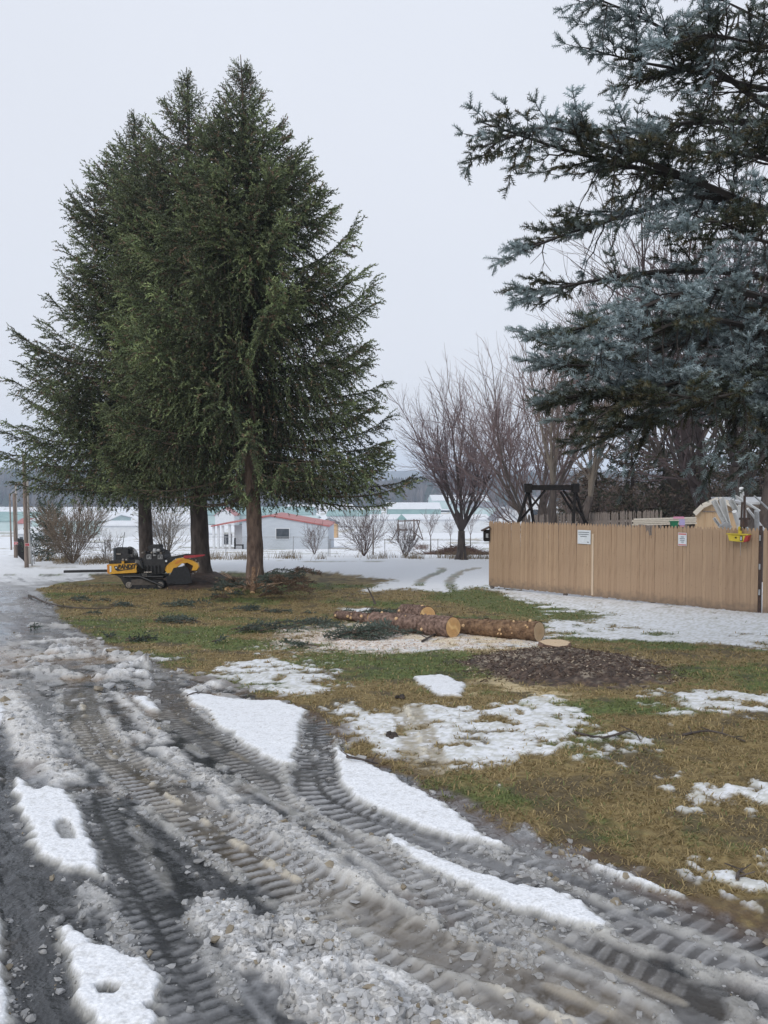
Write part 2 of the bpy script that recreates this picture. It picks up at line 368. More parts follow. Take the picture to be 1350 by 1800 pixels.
        lw = lug * worn * (.95 - .20 * ss(3.6, 2.6, Y)); tcx = wet * (1 - lw[..., None]) + hi * lw[..., None]; tcx = mixc(tcx, C(.22, .22, .225), .22 * ss(.4, .6, n1))
        onl = (1 - D) if yel != .6 else 1
        dc = dc * (1 - (k * .86)[..., None]) + tcx * (k * .86)[..., None]
        zd = zd * (1 - k) + k * (-.012 + .008 * lug * worn + .006 * n3)
        dr = dr * (1 - k) + k * .14
        if ctr > 0:
            c = ss(.030, .012, an + nw * .03) * ctr * k * ss(.44, .60, fbm(sl * 9, nn * 6, 141, 3)) * ss(.35, .55, fbm(sl * .9, nn * 0, 143, 2) + .06)
            dc = mixc(dc, C(.52, .47, .38) if yel > .3 else C(.5, .5, .5), c * .85); zd = zd + c * .018 * (.4 + n3)
        b = ss(.05, .01, np.abs(an - hw - .03) + nw * .06) * s_ * ss(.35, .55, n2)
        dc = mixc(dc, C(.52, .51, .48), b * .55); zd = zd + b * .014; clod = clod * (1 - k * .6) + b * 1.0
    pm = np.zeros(X.shape)
    for poly in PATCH:
        q = poly_sd(poly, X, Y, .4)
        pm = np.maximum(pm, ss(-.012, .04, q + nw * .06 + (n3 - .5) * .035 + (n2 - .5) * .05))
        rim = ss(.06, .0, np.abs(q + .02)) * .6; clod = clod + rim * .5
    for poly, dp in HOLES:
        q = poly_sd(poly, X, Y, .2); pm = pm * (1 - dp * ss(-.010, .008, q + nw * .02))
    pcol = mixc(np.broadcast_to(C(.80, .82, .855), X.shape + (3,)), C(.58, .575, .54), (1 - ss(.55, .98, pm)))
    ondrive = D
    # patches beat the tracks' tread; tread tint also lies on the lawn for the short track
    dc = dc * (1 - pm[..., None]) + pcol * pm[..., None]
    zd = zd * (1 - pm) + pm * (.026 + (n2 - .5) * .008 + (n1 - .5) * .012); zd = zd + pm * (n3 - .5) * .004; dc = mixc(dc, C(.50, .50, .49), pm * ss(.60, .74, fbm(X * 55, Y * 55, 151, 2)) * .45); dr = dr * (1 - pm) + .7 * pm; clod = clod * (1 - ss(.5, .9, pm))
    # driveway becomes snow-covered farther away
    farr = ss(19, 26, Y + (n1 - .5) * 6); dcf = mixc(np.broadcast_to(C(.36, .37, .39), X.shape + (3,)), C(.74,.76,.79), ss(.3, .5, st + .1))
    dc = dc * (1 - farr[..., None]) + dcf * farr[..., None]; dr = dr * (1 - farr) + .7 * farr
    midf = ss(12, 15, Y) * (1 - farr) * .6; dc = mixc(dc, C(.17, .165, .165), midf)
    lawnpatch = pm * (1 - D)
    D2 = np.maximum(D, ss(.2, .6, pm))
    # the short track on the lawn
    nn, sl = line_co(TRACKS[6][0], X, Y, .4)
    k6 = ss(.16, .12, np.abs(nn) + nw * .06) * (1 - D) * ss(-.0, .1, sl)
    k6 = k6 * ss(.30, .55, n2 + .5 * (n3 - .5) + .05); rb6 = ss(-.2, .5, np.sin((sl / .07 + np.where(nn > 0, .5, 0) + np.abs(nn) * 2) * 6.283)); col = mixc(col, C(.20, .155, .085), k6 * .65); col = mixc(col, C(.50, .46, .37), k6 * rb6 * .35); c6 = ss(.035, .01, np.abs(nn) + nw * .05) * k6 * ss(.4, .55, n2); col = mixc(col, C(.66, .62, .52), c6 * .8); zl = zl - k6 * .012 + c6 * .012 + k6 * rb6 * .008; grass = grass * (1 - .5 * k6)
    alb = col * (1 - D2[..., None]) + dc * D2[..., None]
    rr = rough * (1 - D2) + dr * D2
    zz = z + zl * (1 - D2) + zd * D2
    # muddy rim of the lawn along the drive
    rim = ss(.22, .0, np.abs(dsd + nw * .2)) * (1 - ss(.2, .6, pm)) * ss(.4, .55, n2 + .05) * (1 - ss(12, 16, Y)); alb = mixc(alb, C(.075, .045, .03), rim * .7)
    grass = grass * (1 - D2) * (1 - np.maximum(ss(.25, .95, snow) * .985, ss(.5, .8, snow) * ss(9, 11, Y)))
    snowall = np.where(D2 > .5, pm, snow) * np.where((Y > 20) & (D2 > .5), 0, 1)
    return dict(z=zz, alb=np.clip(alb, 0, 1), rough=np.clip(rr, .05, 1), grass=grass, clod=clod * D2 * (1 - ss(11, 15, Y)), snow=snowall, drive=D2, green=green, pm=pm, thin=thin)

def GZ(x, y): return float(ground(np.array([x]), np.array([y]))['z'][0])

# ---------------------------------------------------------------- mesh / object helpers
def new_mesh(name, V, faces, col=None, smooth=False, attrs=None, normals=None):
    V = np.asarray(V, np.float32); me = bpy.data.meshes.new(name)
    me.vertices.add(len(V)); me.vertices.foreach_set('co', V.ravel())
    fl = [np.asarray(f, np.int32) for f in faces if len(f)]
    nl = sum(f.size for f in fl); npol = sum(len(f) for f in fl)
    me.loops.add(nl); me.loops.foreach_set('vertex_index', np.concatenate([f.ravel() for f in fl]))
    me.polygons.add(npol)
    tot = np.concatenate([np.full(len(f), f.shape[1], np.int32) for f in fl])
    st = np.concatenate([[0], np.cumsum(tot)[:-1]]).astype(np.int32)
    me.polygons.foreach_set('loop_start', st)
    try: me.polygons.foreach_set('loop_total', tot)
    except Exception: pass
    me.polygons.foreach_set('use_smooth', np.full(npol, bool(smooth)))
    if col is not None:
        col = np.asarray(col, np.float32)
        a = me.color_attributes.new('tint', 'FLOAT_COLOR', 'POINT')
        a.data.foreach_set('color', np.hstack([col, np.ones((len(col), 1), np.float32)]).ravel())
    for k, v in (attrs or {}).items():
        a = me.attributes.new(k, 'FLOAT', 'POINT'); a.data.foreach_set('value', np.asarray(v, np.float32))
    me.update(calc_edges=True)
    if normals is not None:
        me.normals_split_custom_set_from_vertices(np.asarray(normals, np.float32))
    return me

def origin(o):
    v = Vector((0, 0, 0))
    while o is not None: v = v + o.location; o = o.parent
    return v

def tag(o, label=None, cat=None, group=None, kind=None):
    if label: o['label'] = label
    if cat: o['category'] = cat
    if group: o['group'] = group
    if kind: o['kind'] = kind
    return o

def thing(name, label, cat, loc, group=None):
    o = bpy.data.objects.new(name, None); COL.objects.link(o); o.location = Vector([float(c) for c in loc]); o.empty_display_size = .2
    return tag(o, label, cat, group)

def link(name, me, mat=None, parent=None, loc=None):
    o = bpy.data.objects.new(name, me); COL.objects.link(o)
    if mat is not None and not me.materials: me.materials.append(mat)
    if parent is not None: o.parent = parent
    if loc is not None: o.location = Vector([float(c) for c in loc])
    return o

class MB:
    """collects pieces in world coordinates and links them as ONE object"""
    def __init__(s): s.V = []; s.F = {}; s.C = []; s.n = 0
    def add(s, V, faces, col=None):
        V = np.asarray(V, float)
        for f in faces:
            f = np.asarray(f, np.int64)
            if len(f): s.F.setdefault(f.shape[1], []).append(f + s.n)
        s.V.append(V); s.C.append(np.broadcast_to(np.asarray(col if col is not None else (1, 1, 1), float), (len(V), 3))); s.n += len(V)
        return s
    def box(s, c, size, rz=0, rx=0, ry=0, col=None, bev=0.0):
        sx, sy, sz = [q / 2 for q in size]
        m = (Matrix.Rotation(rz, 3, 'Z') @ Matrix.Rotation(ry, 3, 'Y') @ Matrix.Rotation(rx, 3, 'X'))
        M = np.array(m)
        if bev <= 0:
            V = np.array([[x, y, z] for x in (-sx, sx) for y in (-sy, sy) for z in (-sz, sz)])
            Fq = [[0, 1, 3, 2], [4, 6, 7, 5], [0, 4, 5, 1], [2, 3, 7, 6], [0, 2, 6, 4], [1, 5, 7, 3]]
            return s.add(V @ M.T + np.asarray(c, float), [Fq], col)
        b = min(bev, sx * .9, sy * .9, sz * .9); V = []; idx = {}
        for ax in range(3):
            for i in (-1, 1):
                for j in (-1, 1):
                    for k in (-1, 1):
                        q = [i * sx, j * sy, k * sz]
                        for a2 in range(3):
                            if a2 != ax: q[a2] -= b * (i, j, k)[a2]
                        idx[(ax, i, j, k)] = len(V); V.append(q)
        quads = []; tris = []
        for ax in range(3):
            o1, o2 = [a for a in range(3) if a != ax]
            for sg in (-1, 1):
                r = []
                for (p, q) in ((-1, -1), (1, -1), (1, 1), (-1, 1)):
                    t = [0, 0, 0]; t[ax] = sg; t[o1] = p; t[o2] = q; r.append(idx[(ax, *t)])
                quads.append(r)
        for ax in range(3):   # bevel strips along axis ax
            o1, o2 = [a for a in range(3) if a != ax]
            for p in (-1, 1):
                for q in (-1, 1):
                    t0 = [0, 0, 0]; t0[o1] = p; t0[o2] = q; t1 = list(t0); t0[ax] = -1; t1[ax] = 1
                    quads.append([idx[(o1, *t0)], idx[(o1, *t1)], idx[(o2, *t1)], idx[(o2, *t0)]])
        for i in (-1, 1):
            for j in (-1, 1):
                for k in (-1, 1): tris.append([idx[(a, i, j, k)] for a in range(3)])
        return s.add(np.array(V) @ M.T + np.asarray(c, float), [quads, tris], col)
    def tube(s, pts, rad, sides=8, cap=True, col=None):
        V, Fs = tube(pts, rad, sides, cap); return s.add(V, Fs, col)
    def prism(s, pts, thick, axis=(0, 1, 0), col=None):
        """closed outline of 3-D points extruded along axis by thick"""
        p = np.asarray(pts, float); n = len(p); a = np.asarray(axis, float) * thick
        V = np.vstack([p, p + a]); q = [[i, (i + 1) % n, n + (i + 1) % n, n + i] for i in range(n)]
        from mathutils.geometry import tessellate_polygon
        tr = tessellate_polygon([[Vector(v) for v in p]])
        t1 = [list(t) for t in tr]; t2 = [[n + k for k in t[::-1]] for t in tr]
        return s.add(V, [q, t1 + t2], col)
    def build(s, name, mat, parent=None, smooth=False, usecol=False, **kw):
        V = np.vstack(s.V); o = origin(parent) if parent is not None else Vector((0, 0, 0))
        V = V - np.array(o)
        me = new_mesh(name, V, [np.vstack(f) for f in s.F.values()], col=np.vstack(s.C) if usecol else None, smooth=smooth)
        if not usecol or True:
            import bmesh
            if s.n < 3000:
                bm = bmesh.new(); bm.from_mesh(me); bmesh.ops.recalc_face_normals(bm, faces=bm.faces); bm.to_mesh(me); bm.free()
        ob = link(name, me, mat, parent)
        return tag(ob, **kw) if kw else ob

def frames(pts):
    p = np.asarray(pts, float); t = np.gradient(p, axis=0); t /= np.maximum(np.linalg.norm(t, axis=1), 1e-9)[:, None]
    up = np.array([0, 0, 1.]) if abs(t[0][2]) < .9 else np.array([1., 0, 0])
    a = np.cross(t, up); a /= np.maximum(np.linalg.norm(a, axis=1), 1e-9)[:, None]
    b = np.cross(t, a)
    return t, a, b

def tube(pts, rad, sides=8, cap=True, wob=0.0):
    p = np.asarray(pts, float); r = np.broadcast_to(np.asarray(rad, float), (len(p),)); _, a, b = frames(p)
    th = np.arange(sides) / sides * 2 * np.pi
    V = p[:, None] + r[:, None, None] * (np.cos(th)[None, :, None] * a[:, None] + np.sin(th)[None, :, None] * b[:, None])
    V = V.reshape(-1, 3); n = len(p)
    i = np.arange(n - 1)[:, None] * sides; j = np.arange(sides)[None]; j2 = (j + 1) % sides
    q = np.stack([i + j, i + j2, i + sides + j2, i + sides + j], -1).reshape(-1, 4)
    Fs = [q]
    if cap:
        V = np.vstack([V, p[0], p[-1]]); c0 = n * sides; jj = np.arange(sides)
        Fs.append(np.vstack([np.stack([(jj + 1) % sides, jj, np.full(sides, c0)], -1), np.stack([(n - 1) * sides + jj, (n - 1) * sides + (jj + 1) % sides, np.full(sides, c0 + 1)], -1)]))
    return V, Fs

def segs_mesh(P0, P1, R0, R1, sides=3):
    P0 = np.asarray(P0, float); P1 = np.asarray(P1, float); R0 = np.asarray(R0, float); R1 = np.asarray(R1, float)
    t = P1 - P0; t /= np.maximum(np.linalg.norm(t, axis=1), 1e-9)[:, None]
    up = np.where(np.abs(t[:, 2:3]) < .9, np.array([[0, 0, 1.]]), np.array([[1., 0, 0]]))
    a = np.cross(t, up); a /= np.linalg.norm(a, axis=1)[:, None]; b = np.cross(t, a)
    th = np.arange(sides) / sides * 2 * np.pi
    ring = np.cos(th)[None, :, None] * a[:, None] + np.sin(th)[None, :, None] * b[:, None]
    V = np.concatenate([P0[:, None] + R0[:, None, None] * ring, P1[:, None] + R1[:, None, None] * ring], 1)
    m = len(P0); base = np.arange(m)[:, None, None] * 2 * sides; j = np.arange(sides); j2 = (j + 1) % sides
    q = np.stack([j, j2, sides + j2, sides + j], -1)[None] + base
    return V.reshape(-1, 3), [q.reshape(-1, 4)]

def scatter_mesh(protoV, protoF, Mx, T, colr):
    """copies of a small triangle mesh: Mx (m,3,3), T (m,3), colr (m,3)"""
    m = len(T); n = len(protoV)
    V = np.einsum('mij,nj->mni', Mx, protoV) + T[:, None]
    Fa = (np.asarray(protoF)[None] + (np.arange(m) * n)[:, None, None]).reshape(-1, np.asarray(protoF).shape[1])
    return V.reshape(-1, 3), Fa, np.repeat(colr, n, 0)

def basis(d, roll=None, scale=1.0, width=None):
    """matrices whose third column runs along d"""
    d = d / np.maximum(np.linalg.norm(d, axis=1), 1e-9)[:, None]
    up = np.where(np.abs(d[:, 2:3]) < .92, np.array([[0, 0, 1.]]), np.array([[1., 0, 0]]))
    a = np.cross(up, d); a /= np.linalg.norm(a, axis=1)[:, None]; b = np.cross(d, a)
    if roll is not None:
        c, s = np.cos(roll)[:, None], np.sin(roll)[:, None]; a, b = a * c + b * s, b * c - a * s
    w = scale if width is None else width
    sc_ = np.broadcast_to(np.asarray(scale, float), (len(d),)); w_ = np.broadcast_to(np.asarray(w, float), (len(d),))
    return np.stack([a * w_[:, None], b * w_[:, None], d * sc_[:, None]], -1)

# ---------------------------------------------------------------- materials
def mat(name, c1, c2=None, rough=.6, scale=8, detail=5, bump=0.0, bscale=30, metal=0.0, tint=None, stretch=None, lo=.35, hi=.65, spec=.5, trans=0.0, coords='Object', voro=False, bdist=.02):
    m = bpy.data.materials.new(name); m.use_nodes = True; nt = m.node_tree; N = nt.nodes; L = nt.links
    b = N['Principled BSDF']; b.inputs['Roughness'].default_value = rough; b.inputs['Metallic'].default_value = metal
    b.inputs['Specular IOR Level'].default_value = spec
    tc = N.new('ShaderNodeTexCoord'); mp = N.new('ShaderNodeMapping'); L.new(tc.outputs[coords], mp.inputs[0])
    if stretch: mp.inputs['Scale'].default_value = stretch
    nz = N.new('ShaderNodeTexNoise'); nz.inputs['Scale'].default_value = scale; nz.inputs['Detail'].default_value = detail; L.new(mp.outputs[0], nz.inputs['Vector'])
    rp = N.new('ShaderNodeValToRGB'); rp.color_ramp.elements[0].position = lo; rp.color_ramp.elements[1].position = hi
    c2 = c2 or tuple(min(1, c * 1.25) for c in c1)
    rp.color_ramp.elements[0].color = (*c1, 1); rp.color_ramp.elements[1].color = (*c2, 1); L.new(nz.outputs['Fac'], rp.inputs['Fac'])
    out = rp.outputs['Color']
    if tint:
        at = N.new('ShaderNodeAttribute'); at.attribute_name = tint; mx = N.new('ShaderNodeMixRGB'); mx.blend_type = 'MULTIPLY'; mx.inputs['Fac'].default_value = 1
        L.new(out, mx.inputs[1]); L.new(at.outputs['Color'], mx.inputs[2]); out = mx.outputs[0]
    L.new(out, b.inputs['Base Color'])
    if bump > 0:
        if voro:
            bn = N.new('ShaderNodeTexVoronoi'); bn.inputs['Scale'].default_value = bscale; bo = bn.outputs['Distance']
        else:
            bn = N.new('ShaderNodeTexNoise'); bn.inputs['Scale'].default_value = bscale; bn.inputs['Detail'].default_value = 6; bo = bn.outputs['Fac']
        L.new(mp.outputs[0], bn.inputs['Vector']); bp = N.new('ShaderNodeBump'); bp.inputs['Strength'].default_value = bump; bp.inputs['Distance'].default_value = bdist
        L.new(bo, bp.inputs['Height']); L.new(bp.outputs[0], b.inputs['Normal'])
    if trans > 0:
        tr = N.new('ShaderNodeBsdfTranslucent'); L.new(out, tr.inputs['Color']); ms = N.new('ShaderNodeMixShader'); ms.inputs[0].default_value = trans
        L.new(b.outputs[0], ms.inputs[1]); L.new(tr.outputs[0], ms.inputs[2]); L.new(ms.outputs[0], N['Material Output'].inputs[0])
    return m

def ground_mat():
    m = bpy.data.materials.new('ground_surface'); m.use_nodes = True; nt = m.node_tree; N = nt.nodes; L = nt.links; b = N['Principled BSDF']
    at = N.new('ShaderNodeAttribute'); at.attribute_name = 'tint'; ar = N.new('ShaderNodeAttribute'); ar.attribute_name = 'rough'; ab = N.new('ShaderNodeAttribute'); ab.attribute_name = 'grit'
    tc = N.new('ShaderNodeTexCoord')
    def nz(s, d=4):
        n = N.new('ShaderNodeTexNoise'); n.inputs['Scale'].default_value = s; n.inputs['Detail'].default_value = d; L.new(tc.outputs['Object'], n.inputs['Vector']); return n
    n1 = nz(90, 5); n2 = nz(14, 6)
    vo = N.new('ShaderNodeTexVoronoi'); vo.inputs['Scale'].default_value = 55; L.new(tc.outputs['Object'], vo.inputs['Vector'])
    mr = N.new('ShaderNodeMapRange'); mr.inputs['From Min'].default_value = .3; mr.inputs['From Max'].default_value = .7; mr.inputs['To Min'].default_value = .70; mr.inputs['To Max'].default_value = 1.30; L.new(n1.outputs['Fac'], mr.inputs['Value'])
    mr2 = N.new('ShaderNodeMix'); mr2.data_type = 'FLOAT'; mr2.inputs[2].default_value = 1.0; L.new(ab.outputs['Fac'], mr2.inputs[0]); L.new(mr.outputs[0], mr2.inputs[3])
    hs = N.new('ShaderNodeVectorMath'); hs.operation = 'SCALE'; L.new(at.outputs['Color'], hs.inputs[0]); L.new(mr2.outputs[0], hs.inputs['Scale'])
    L.new(hs.outputs[0], b.inputs['Base Color']); L.new(ar.outputs['Fac'], b.inputs['Roughness'])
    add = N.new('ShaderNodeMath'); add.operation = 'ADD'; L.new(n1.outputs['Fac'], add.inputs[0]); L.new(n2.outputs['Fac'], add.inputs[1])
    add2 = N.new('ShaderNodeMath'); add2.operation = 'ADD'; L.new(add.outputs[0], add2.inputs[0]); L.new(vo.outputs['Distance'], add2.inputs[1])
    bp = N.new('ShaderNodeBump'); bp.inputs['Distance'].default_value = .008; L.new(add2.outputs[0], bp.inputs['Height'])
    st = N.new('ShaderNodeMath'); st.operation = 'MULTIPLY'; st.inputs[1].default_value = .8; L.new(ab.outputs['Fac'], st.inputs[0]); L.new(st.outputs[0], bp.inputs['Strength'])
    L.new(bp.outputs[0], b.inputs['Normal'])
    return m

M = {}
M['ground'] = ground_mat()
M['slush'] = mat('slush', (.85, .85, .85), (1, 1, 1), rough=.2, trans=.4, scale=25, tint='tint', bump=.4, bscale=60, bdist=.005)
M['grass'] = mat('grass_blades', (.85, .85, .85), (1.1, 1.1, 1.1), rough=.7, scale=3, tint='tint', trans=.25)

# ---------------------------------------------------------------- the ground sheet
def build_ground():
    s = np.concatenate([-np.geomspace(9, 1.2, 16), np.arange(-1.19, -.575, .012), np.arange(-.57, .5701, .0026), np.arange(.58, 1.19, .012), np.geomspace(1.2, 9, 16)])
    r = [-.9, -.5, 0, .5, 1.0, 1.4]; y = 1.7
    while y < 1500:
        r.append(y); y += (y + .4) * (.0033 if y < 8 else .0062 if y < 26 else .022 if y < 60 else .06)
    r = np.array(r)
    Yg, Sg = np.meshgrid(r, s, indexing='ij'); Xg = Sg * (Yg + 1)
    g = ground(Xg.ravel(), Yg.ravel())
    V = np.stack([Xg.ravel(), Yg.ravel(), g['z']], -1); nr, ncl = Yg.shape
    Vg = V.reshape(nr, ncl, 3); nrm = np.cross(np.gradient(Vg, axis=1), np.gradient(Vg, axis=0)); nrm /= np.linalg.norm(nrm, axis=2)[..., None]; nrm = nrm.reshape(-1, 3)
    i = np.arange(nr - 1)[:, None] * ncl + np.arange(ncl - 1)[None]
    q = np.stack([i, i + 1, i + ncl + 1, i + ncl], -1).reshape(-1, 4)
    fs = g['snow'][q].mean(1); fd = g['drive'][q].mean(1); yy = V[q[:, 0], 1]
    cls = np.where((fs > .5) & (yy < 26), 2, np.where(fd > .5, 1, 0)); cls = np.where(yy >= 26, 3, cls)
    grit = np.where(g['drive'] > .5, (.10 + .75 * np.clip(g['rough'] * 2 - .25, 0, 1)) * (1 - .45 * g['pm']), .55 * (1 - .6 * g['snow'])) * (1 - ss(20, 60, V[:, 1]))
    for c, nm in ((0, 'lawn'), (1, 'driveway'), (2, 'snow_cover'), (3, 'snowy_field')):
        f = q[cls == c]; u, inv = np.unique(f, return_inverse=True)
        me = new_mesh(nm, V[u], [inv.reshape(-1, 4)], col=g['alb'][u], smooth=True, attrs={'rough': g['rough'][u], 'grit': grit[u]}, normals=nrm[u])
        o = link(nm, me, M['ground']); tag(o, kind='structure')
build_ground()

# slush clods, in one mass nobody could count
def build_slush():
    n = 420000; y = 1.9 * (14 / 1.9) ** rng.random(n); x = (rng.random(n) - .5) * 1.2 * (y + .9)
    g = ground(x, y); big = fbm(x * 2.5, y * 2.5, 301, 3)
    heap = ss(.46, .60, big); mud = ss(6.2, 7.5, y)
    p = (g['clod'] - .012) * (.05 + .30 * heap) * (1 - .55 * mud)
    k = rng.random(n) < np.clip(p, 0, .42)
    x, y, z, al = x[k], y[k], g['z'][k], g['alb'][k]; m = len(x)
    size = (.0028 + .0135 * rng.random(m) ** 3.2) * (.75 + .12 * y) * (1 + .9 * ss(6, 7.5, y) * (rng.random(m) < .4))
    lo = (size > .0105 * (1 + .1 * y))
    ph = (1 + 5 ** .5) / 2
    V0 = np.array([(-1, ph, 0), (1, ph, 0), (-1, -ph, 0), (1, -ph, 0), (0, -1, ph), (0, 1, ph), (0, -1, -ph), (0, 1, -ph), (ph, 0, -1), (ph, 0, 1), (-ph, 0, -1), (-ph, 0, 1)]) / 1.9
    F0 = np.array([(0, 11, 5), (0, 5, 1), (0, 1, 7), (0, 7, 10), (0, 10, 11), (1, 5, 9), (5, 11, 4), (11, 10, 2), (10, 7, 6), (7, 1, 8), (3, 9, 4), (3, 4, 2), (3, 2, 6), (3, 6, 8), (3, 8, 9), (4, 9, 5), (2, 4, 11), (6, 2, 10), (8, 6, 7), (9, 8, 1)])
    d = rng.normal(size=(m, 3)); B = basis(d, rng.random(m) * 6.28, 1.0)
    S = size[:, None] * (.5 + 1.1 * rng.random((m, 3))); S[:, 2] *= .62
    Mx = np.einsum('mi,mij->mij', S, B)                       # squash towards the ground in world axes
    V = np.einsum('mij,mnj->mni', Mx, V0[None] * (1 + .33 * rng.normal(size=(m, 12, 1)))) + np.stack([x, y, z + size * .10], -1)[:, None]
    tone = rng.random((m, 1)); c = al * .34 + .66 * (C(.58, .575, .565) * (1 - tone) + C(.86, .87, .89) * tone)
    c = np.where(rng.random((m, 1)) < .05, C(.42, .36, .27), c)
    Fa = (F0[None] + (np.arange(m) * 12)[:, None, None]).reshape(-1, 3)
    me = new_mesh('slush', V.reshape(-1, 3), [Fa], col=np.repeat(c, 12, 0), smooth=False)
    tag(link('slush', me, M['slush']), label='grey and white lumps of slush and broken ice scattered over the driveway', cat='slush', kind='stuff')
    print('slush', m)
build_slush()

def build_grass():
    n = 640000; y = 3.2 * (23 / 3.2) ** (rng.random(n) ** .95); x = (rng.random(n) - .42) * 1.25 * (y + .9)
    g = ground(x, y); clump = fbm(x * 14, y * 14, 401, 3)
    k = rng.random(n) < g['grass'] * .62 * ss(.34, .58, clump + .08)
    x, y = x[k], y[k]; z = g['z'][k]; gr = g['green'][k]; m = len(x)
    L = (.014 + .034 * rng.random(m)) * (1 + .05 * y); w = (.0009 + .0005 * y) * (.6 + .7 * rng.random(m))
    az = rng.random(m) * 6.28 + .9 * fbm(x * 2, y * 2, 403, 2); el = R(4) + R(46) * rng.random(m) ** 2.0
    d = np.stack([np.cos(az) * np.cos(el), np.sin(az) * np.cos(el), np.sin(el)], -1)
    side = np.stack([-np.sin(az), np.cos(az), np.zeros(m)], -1) * w[:, None]
    p = np.stack([x, y, z - .002], -1); mid = p + d * (L * .55)[:, None] + [0, 0, 1] * (L * .10)[:, None]; tip = p + d * L[:, None] - [0, 0, 1] * (L * .16)[:, None]
    V = np.stack([p - side, p + side, mid - side * .7, mid + side * .7, tip], 1)
    isg = rng.random(m) < .06 + .85 * gr
    t = rng.random((m, 1))
    c = np.where(isg[:, None], C(.085, .115, .035) * (1 - t) + C(.20, .225, .075) * t, C(.155, .112, .045) * (1 - t) + C(.43, .33, .16) * t)
    b = (np.arange(m) * 5)[:, None]
    me = new_mesh('grass', V.reshape(-1, 3), [np.array([[0, 1, 3, 2]]) + b, np.array([[2, 3, 4]]) + b], col=np.repeat(c, 5, 0))
    tag(link('grass', me, M['grass']), label='matted winter grass, straw brown and green, on the lawn', cat='grass', kind='stuff')
    print('grass', m)
build_grass()

# ================================================================ hills, air
def build_hills():
    def ridge_mesh(nm, y0, y1, prof, colr):
        xs = np.linspace(-2600, 2600, 261); t = np.linspace(0, 1, 14)
        Xg, Tg = np.meshgrid(xs, t); Yg = y0 + (y1 - y0) * Tg
        h = np.interp(Xg, prof[0], prof[1]) * (.75 + .5 * fbm(Xg / 260., Yg / 300., 501, 3))
        Z = H0(Xg, Yg) - 1.0 + h * np.sin(np.clip(Tg * 1.25, 0, 1) * np.pi / 2)
        V = np.stack([Xg, Yg, Z], -1).reshape(-1, 3); n = len(xs)
        i = np.arange(13)[:, None] * n + np.arange(n - 1)[None]
        q = np.stack([i, i + 1, i + n + 1, i + n], -1).reshape(-1, 4)
        o = link(nm, new_mesh(nm, V, [q], smooth=True), colr); tag(o, kind='structure'); return Xg, Yg, Z
    m1 = mat('hillside_woods', (.035, .035, .035), (.075, .065, .055), rough=.9, scale=.03, detail=8)
    a = ridge_mesh('hills', 560, 900, ([-2600, -420, -200, 0, 120, 300, 2600], [34, 24, 14, 9, 16, 22, 30]), m1)
    b = ridge_mesh('hills', 1500, 2300, ([-2600, -900, -500, 0, 300, 700, 2600], [95, 70, 66, 62, 74, 62, 80]), m1)
    # far-off wood on the nearer hill: thousands of slim crowns, read as one mass
    n = 6500; x = rng.uniform(-640, 640, n); t = rng.random(n) ** 1.3; y = 565 + 330 * t
    prof = ([-2600, -420, -200, 0, 120, 300, 2600], [34, 24, 14, 9, 16, 22, 30])
    h = np.interp(x, *prof) * (.75 + .5 * fbm(x / 260., y / 300., 501, 3)); z = H0(x, y) - 1 + h * np.sin(np.clip(t * 1.25, 0, 1) * np.pi / 2)
    V0 = np.array([(1, 0, .25), (-.5, .87, .25), (-.5, -.87, .25), (0, 0, 1.), (0, 0, 0), (.6, .5, .7), (-.6, .5, .65), (0, -.7, .7)]); F0 = np.array([(0, 1, 5), (1, 2, 6), (2, 0, 7), (5, 1, 6), (6, 2, 7), (7, 0, 5), (5, 6, 3), (6, 7, 3), (7, 5, 3), (0, 4, 1), (1, 4, 2), (2, 4, 0)])
    hh = rng.uniform(9, 17, n); w = rng.uniform(2.0, 4.2, n); Mx = np.zeros((n, 3, 3)); an = rng.random(n) * 6.28
    Mx[:, 0, 0] = w * np.cos(an); Mx[:, 0, 1] = -w * np.sin(an); Mx[:, 1, 0] = w * np.sin(an); Mx[:, 1, 1] = w * np.cos(an); Mx[:, 2, 2] = hh
    con = rng.random(n) < .25; c = np.where(con[:, None], C(.025, .04, .03), C(.085, .070, .066) * (.6 + .8 * rng.random((n, 1))))
    Vv, Ff, cc = scatter_mesh(V0, F0, Mx, np.stack([x, y, z], -1), c)
    mw = mat('far_wood', (.8, .8, .8), (1, 1, 1), rough=.9, scale=.5, tint='tint')
    tag(link('far_wood', new_mesh('far_wood', Vv, [Ff], col=cc), mw), label='far leafless wood covering the hillside beyond the farm', cat='wood', kind='stuff')
build_hills()

# ================================================================ vegetation tools
M['bark'] = mat('spruce_bark', (.075, .05, .04), (.19, .135, .105), rough=.9, scale=9, detail=8, bump=1.0, bscale=14, bdist=.05, stretch=(1, 1, .35))
M['bark_dark'] = mat('dark_bark', (.045, .035, .032), (.11, .09, .08), rough=.9, scale=8, detail=8, bump=.9, bscale=16, bdist=.04, stretch=(1, 1, .3))
M['twig'] = mat('twigs', (.75, .75, .75), (1.1, 1.1, 1.1), rough=.85, scale=2, tint='tint')
M['needle'] = mat('needles', (.7, .7, .7), (1.15, 1.15, 1.15), rough=.55, scale=1.2, tint='tint', trans=.15)
M['wood'] = mat('cut_wood', (.62, .40, .20), (.74, .52, .30), rough=.7, scale=6, detail=6, bump=.2, bscale=60, bdist=.004)

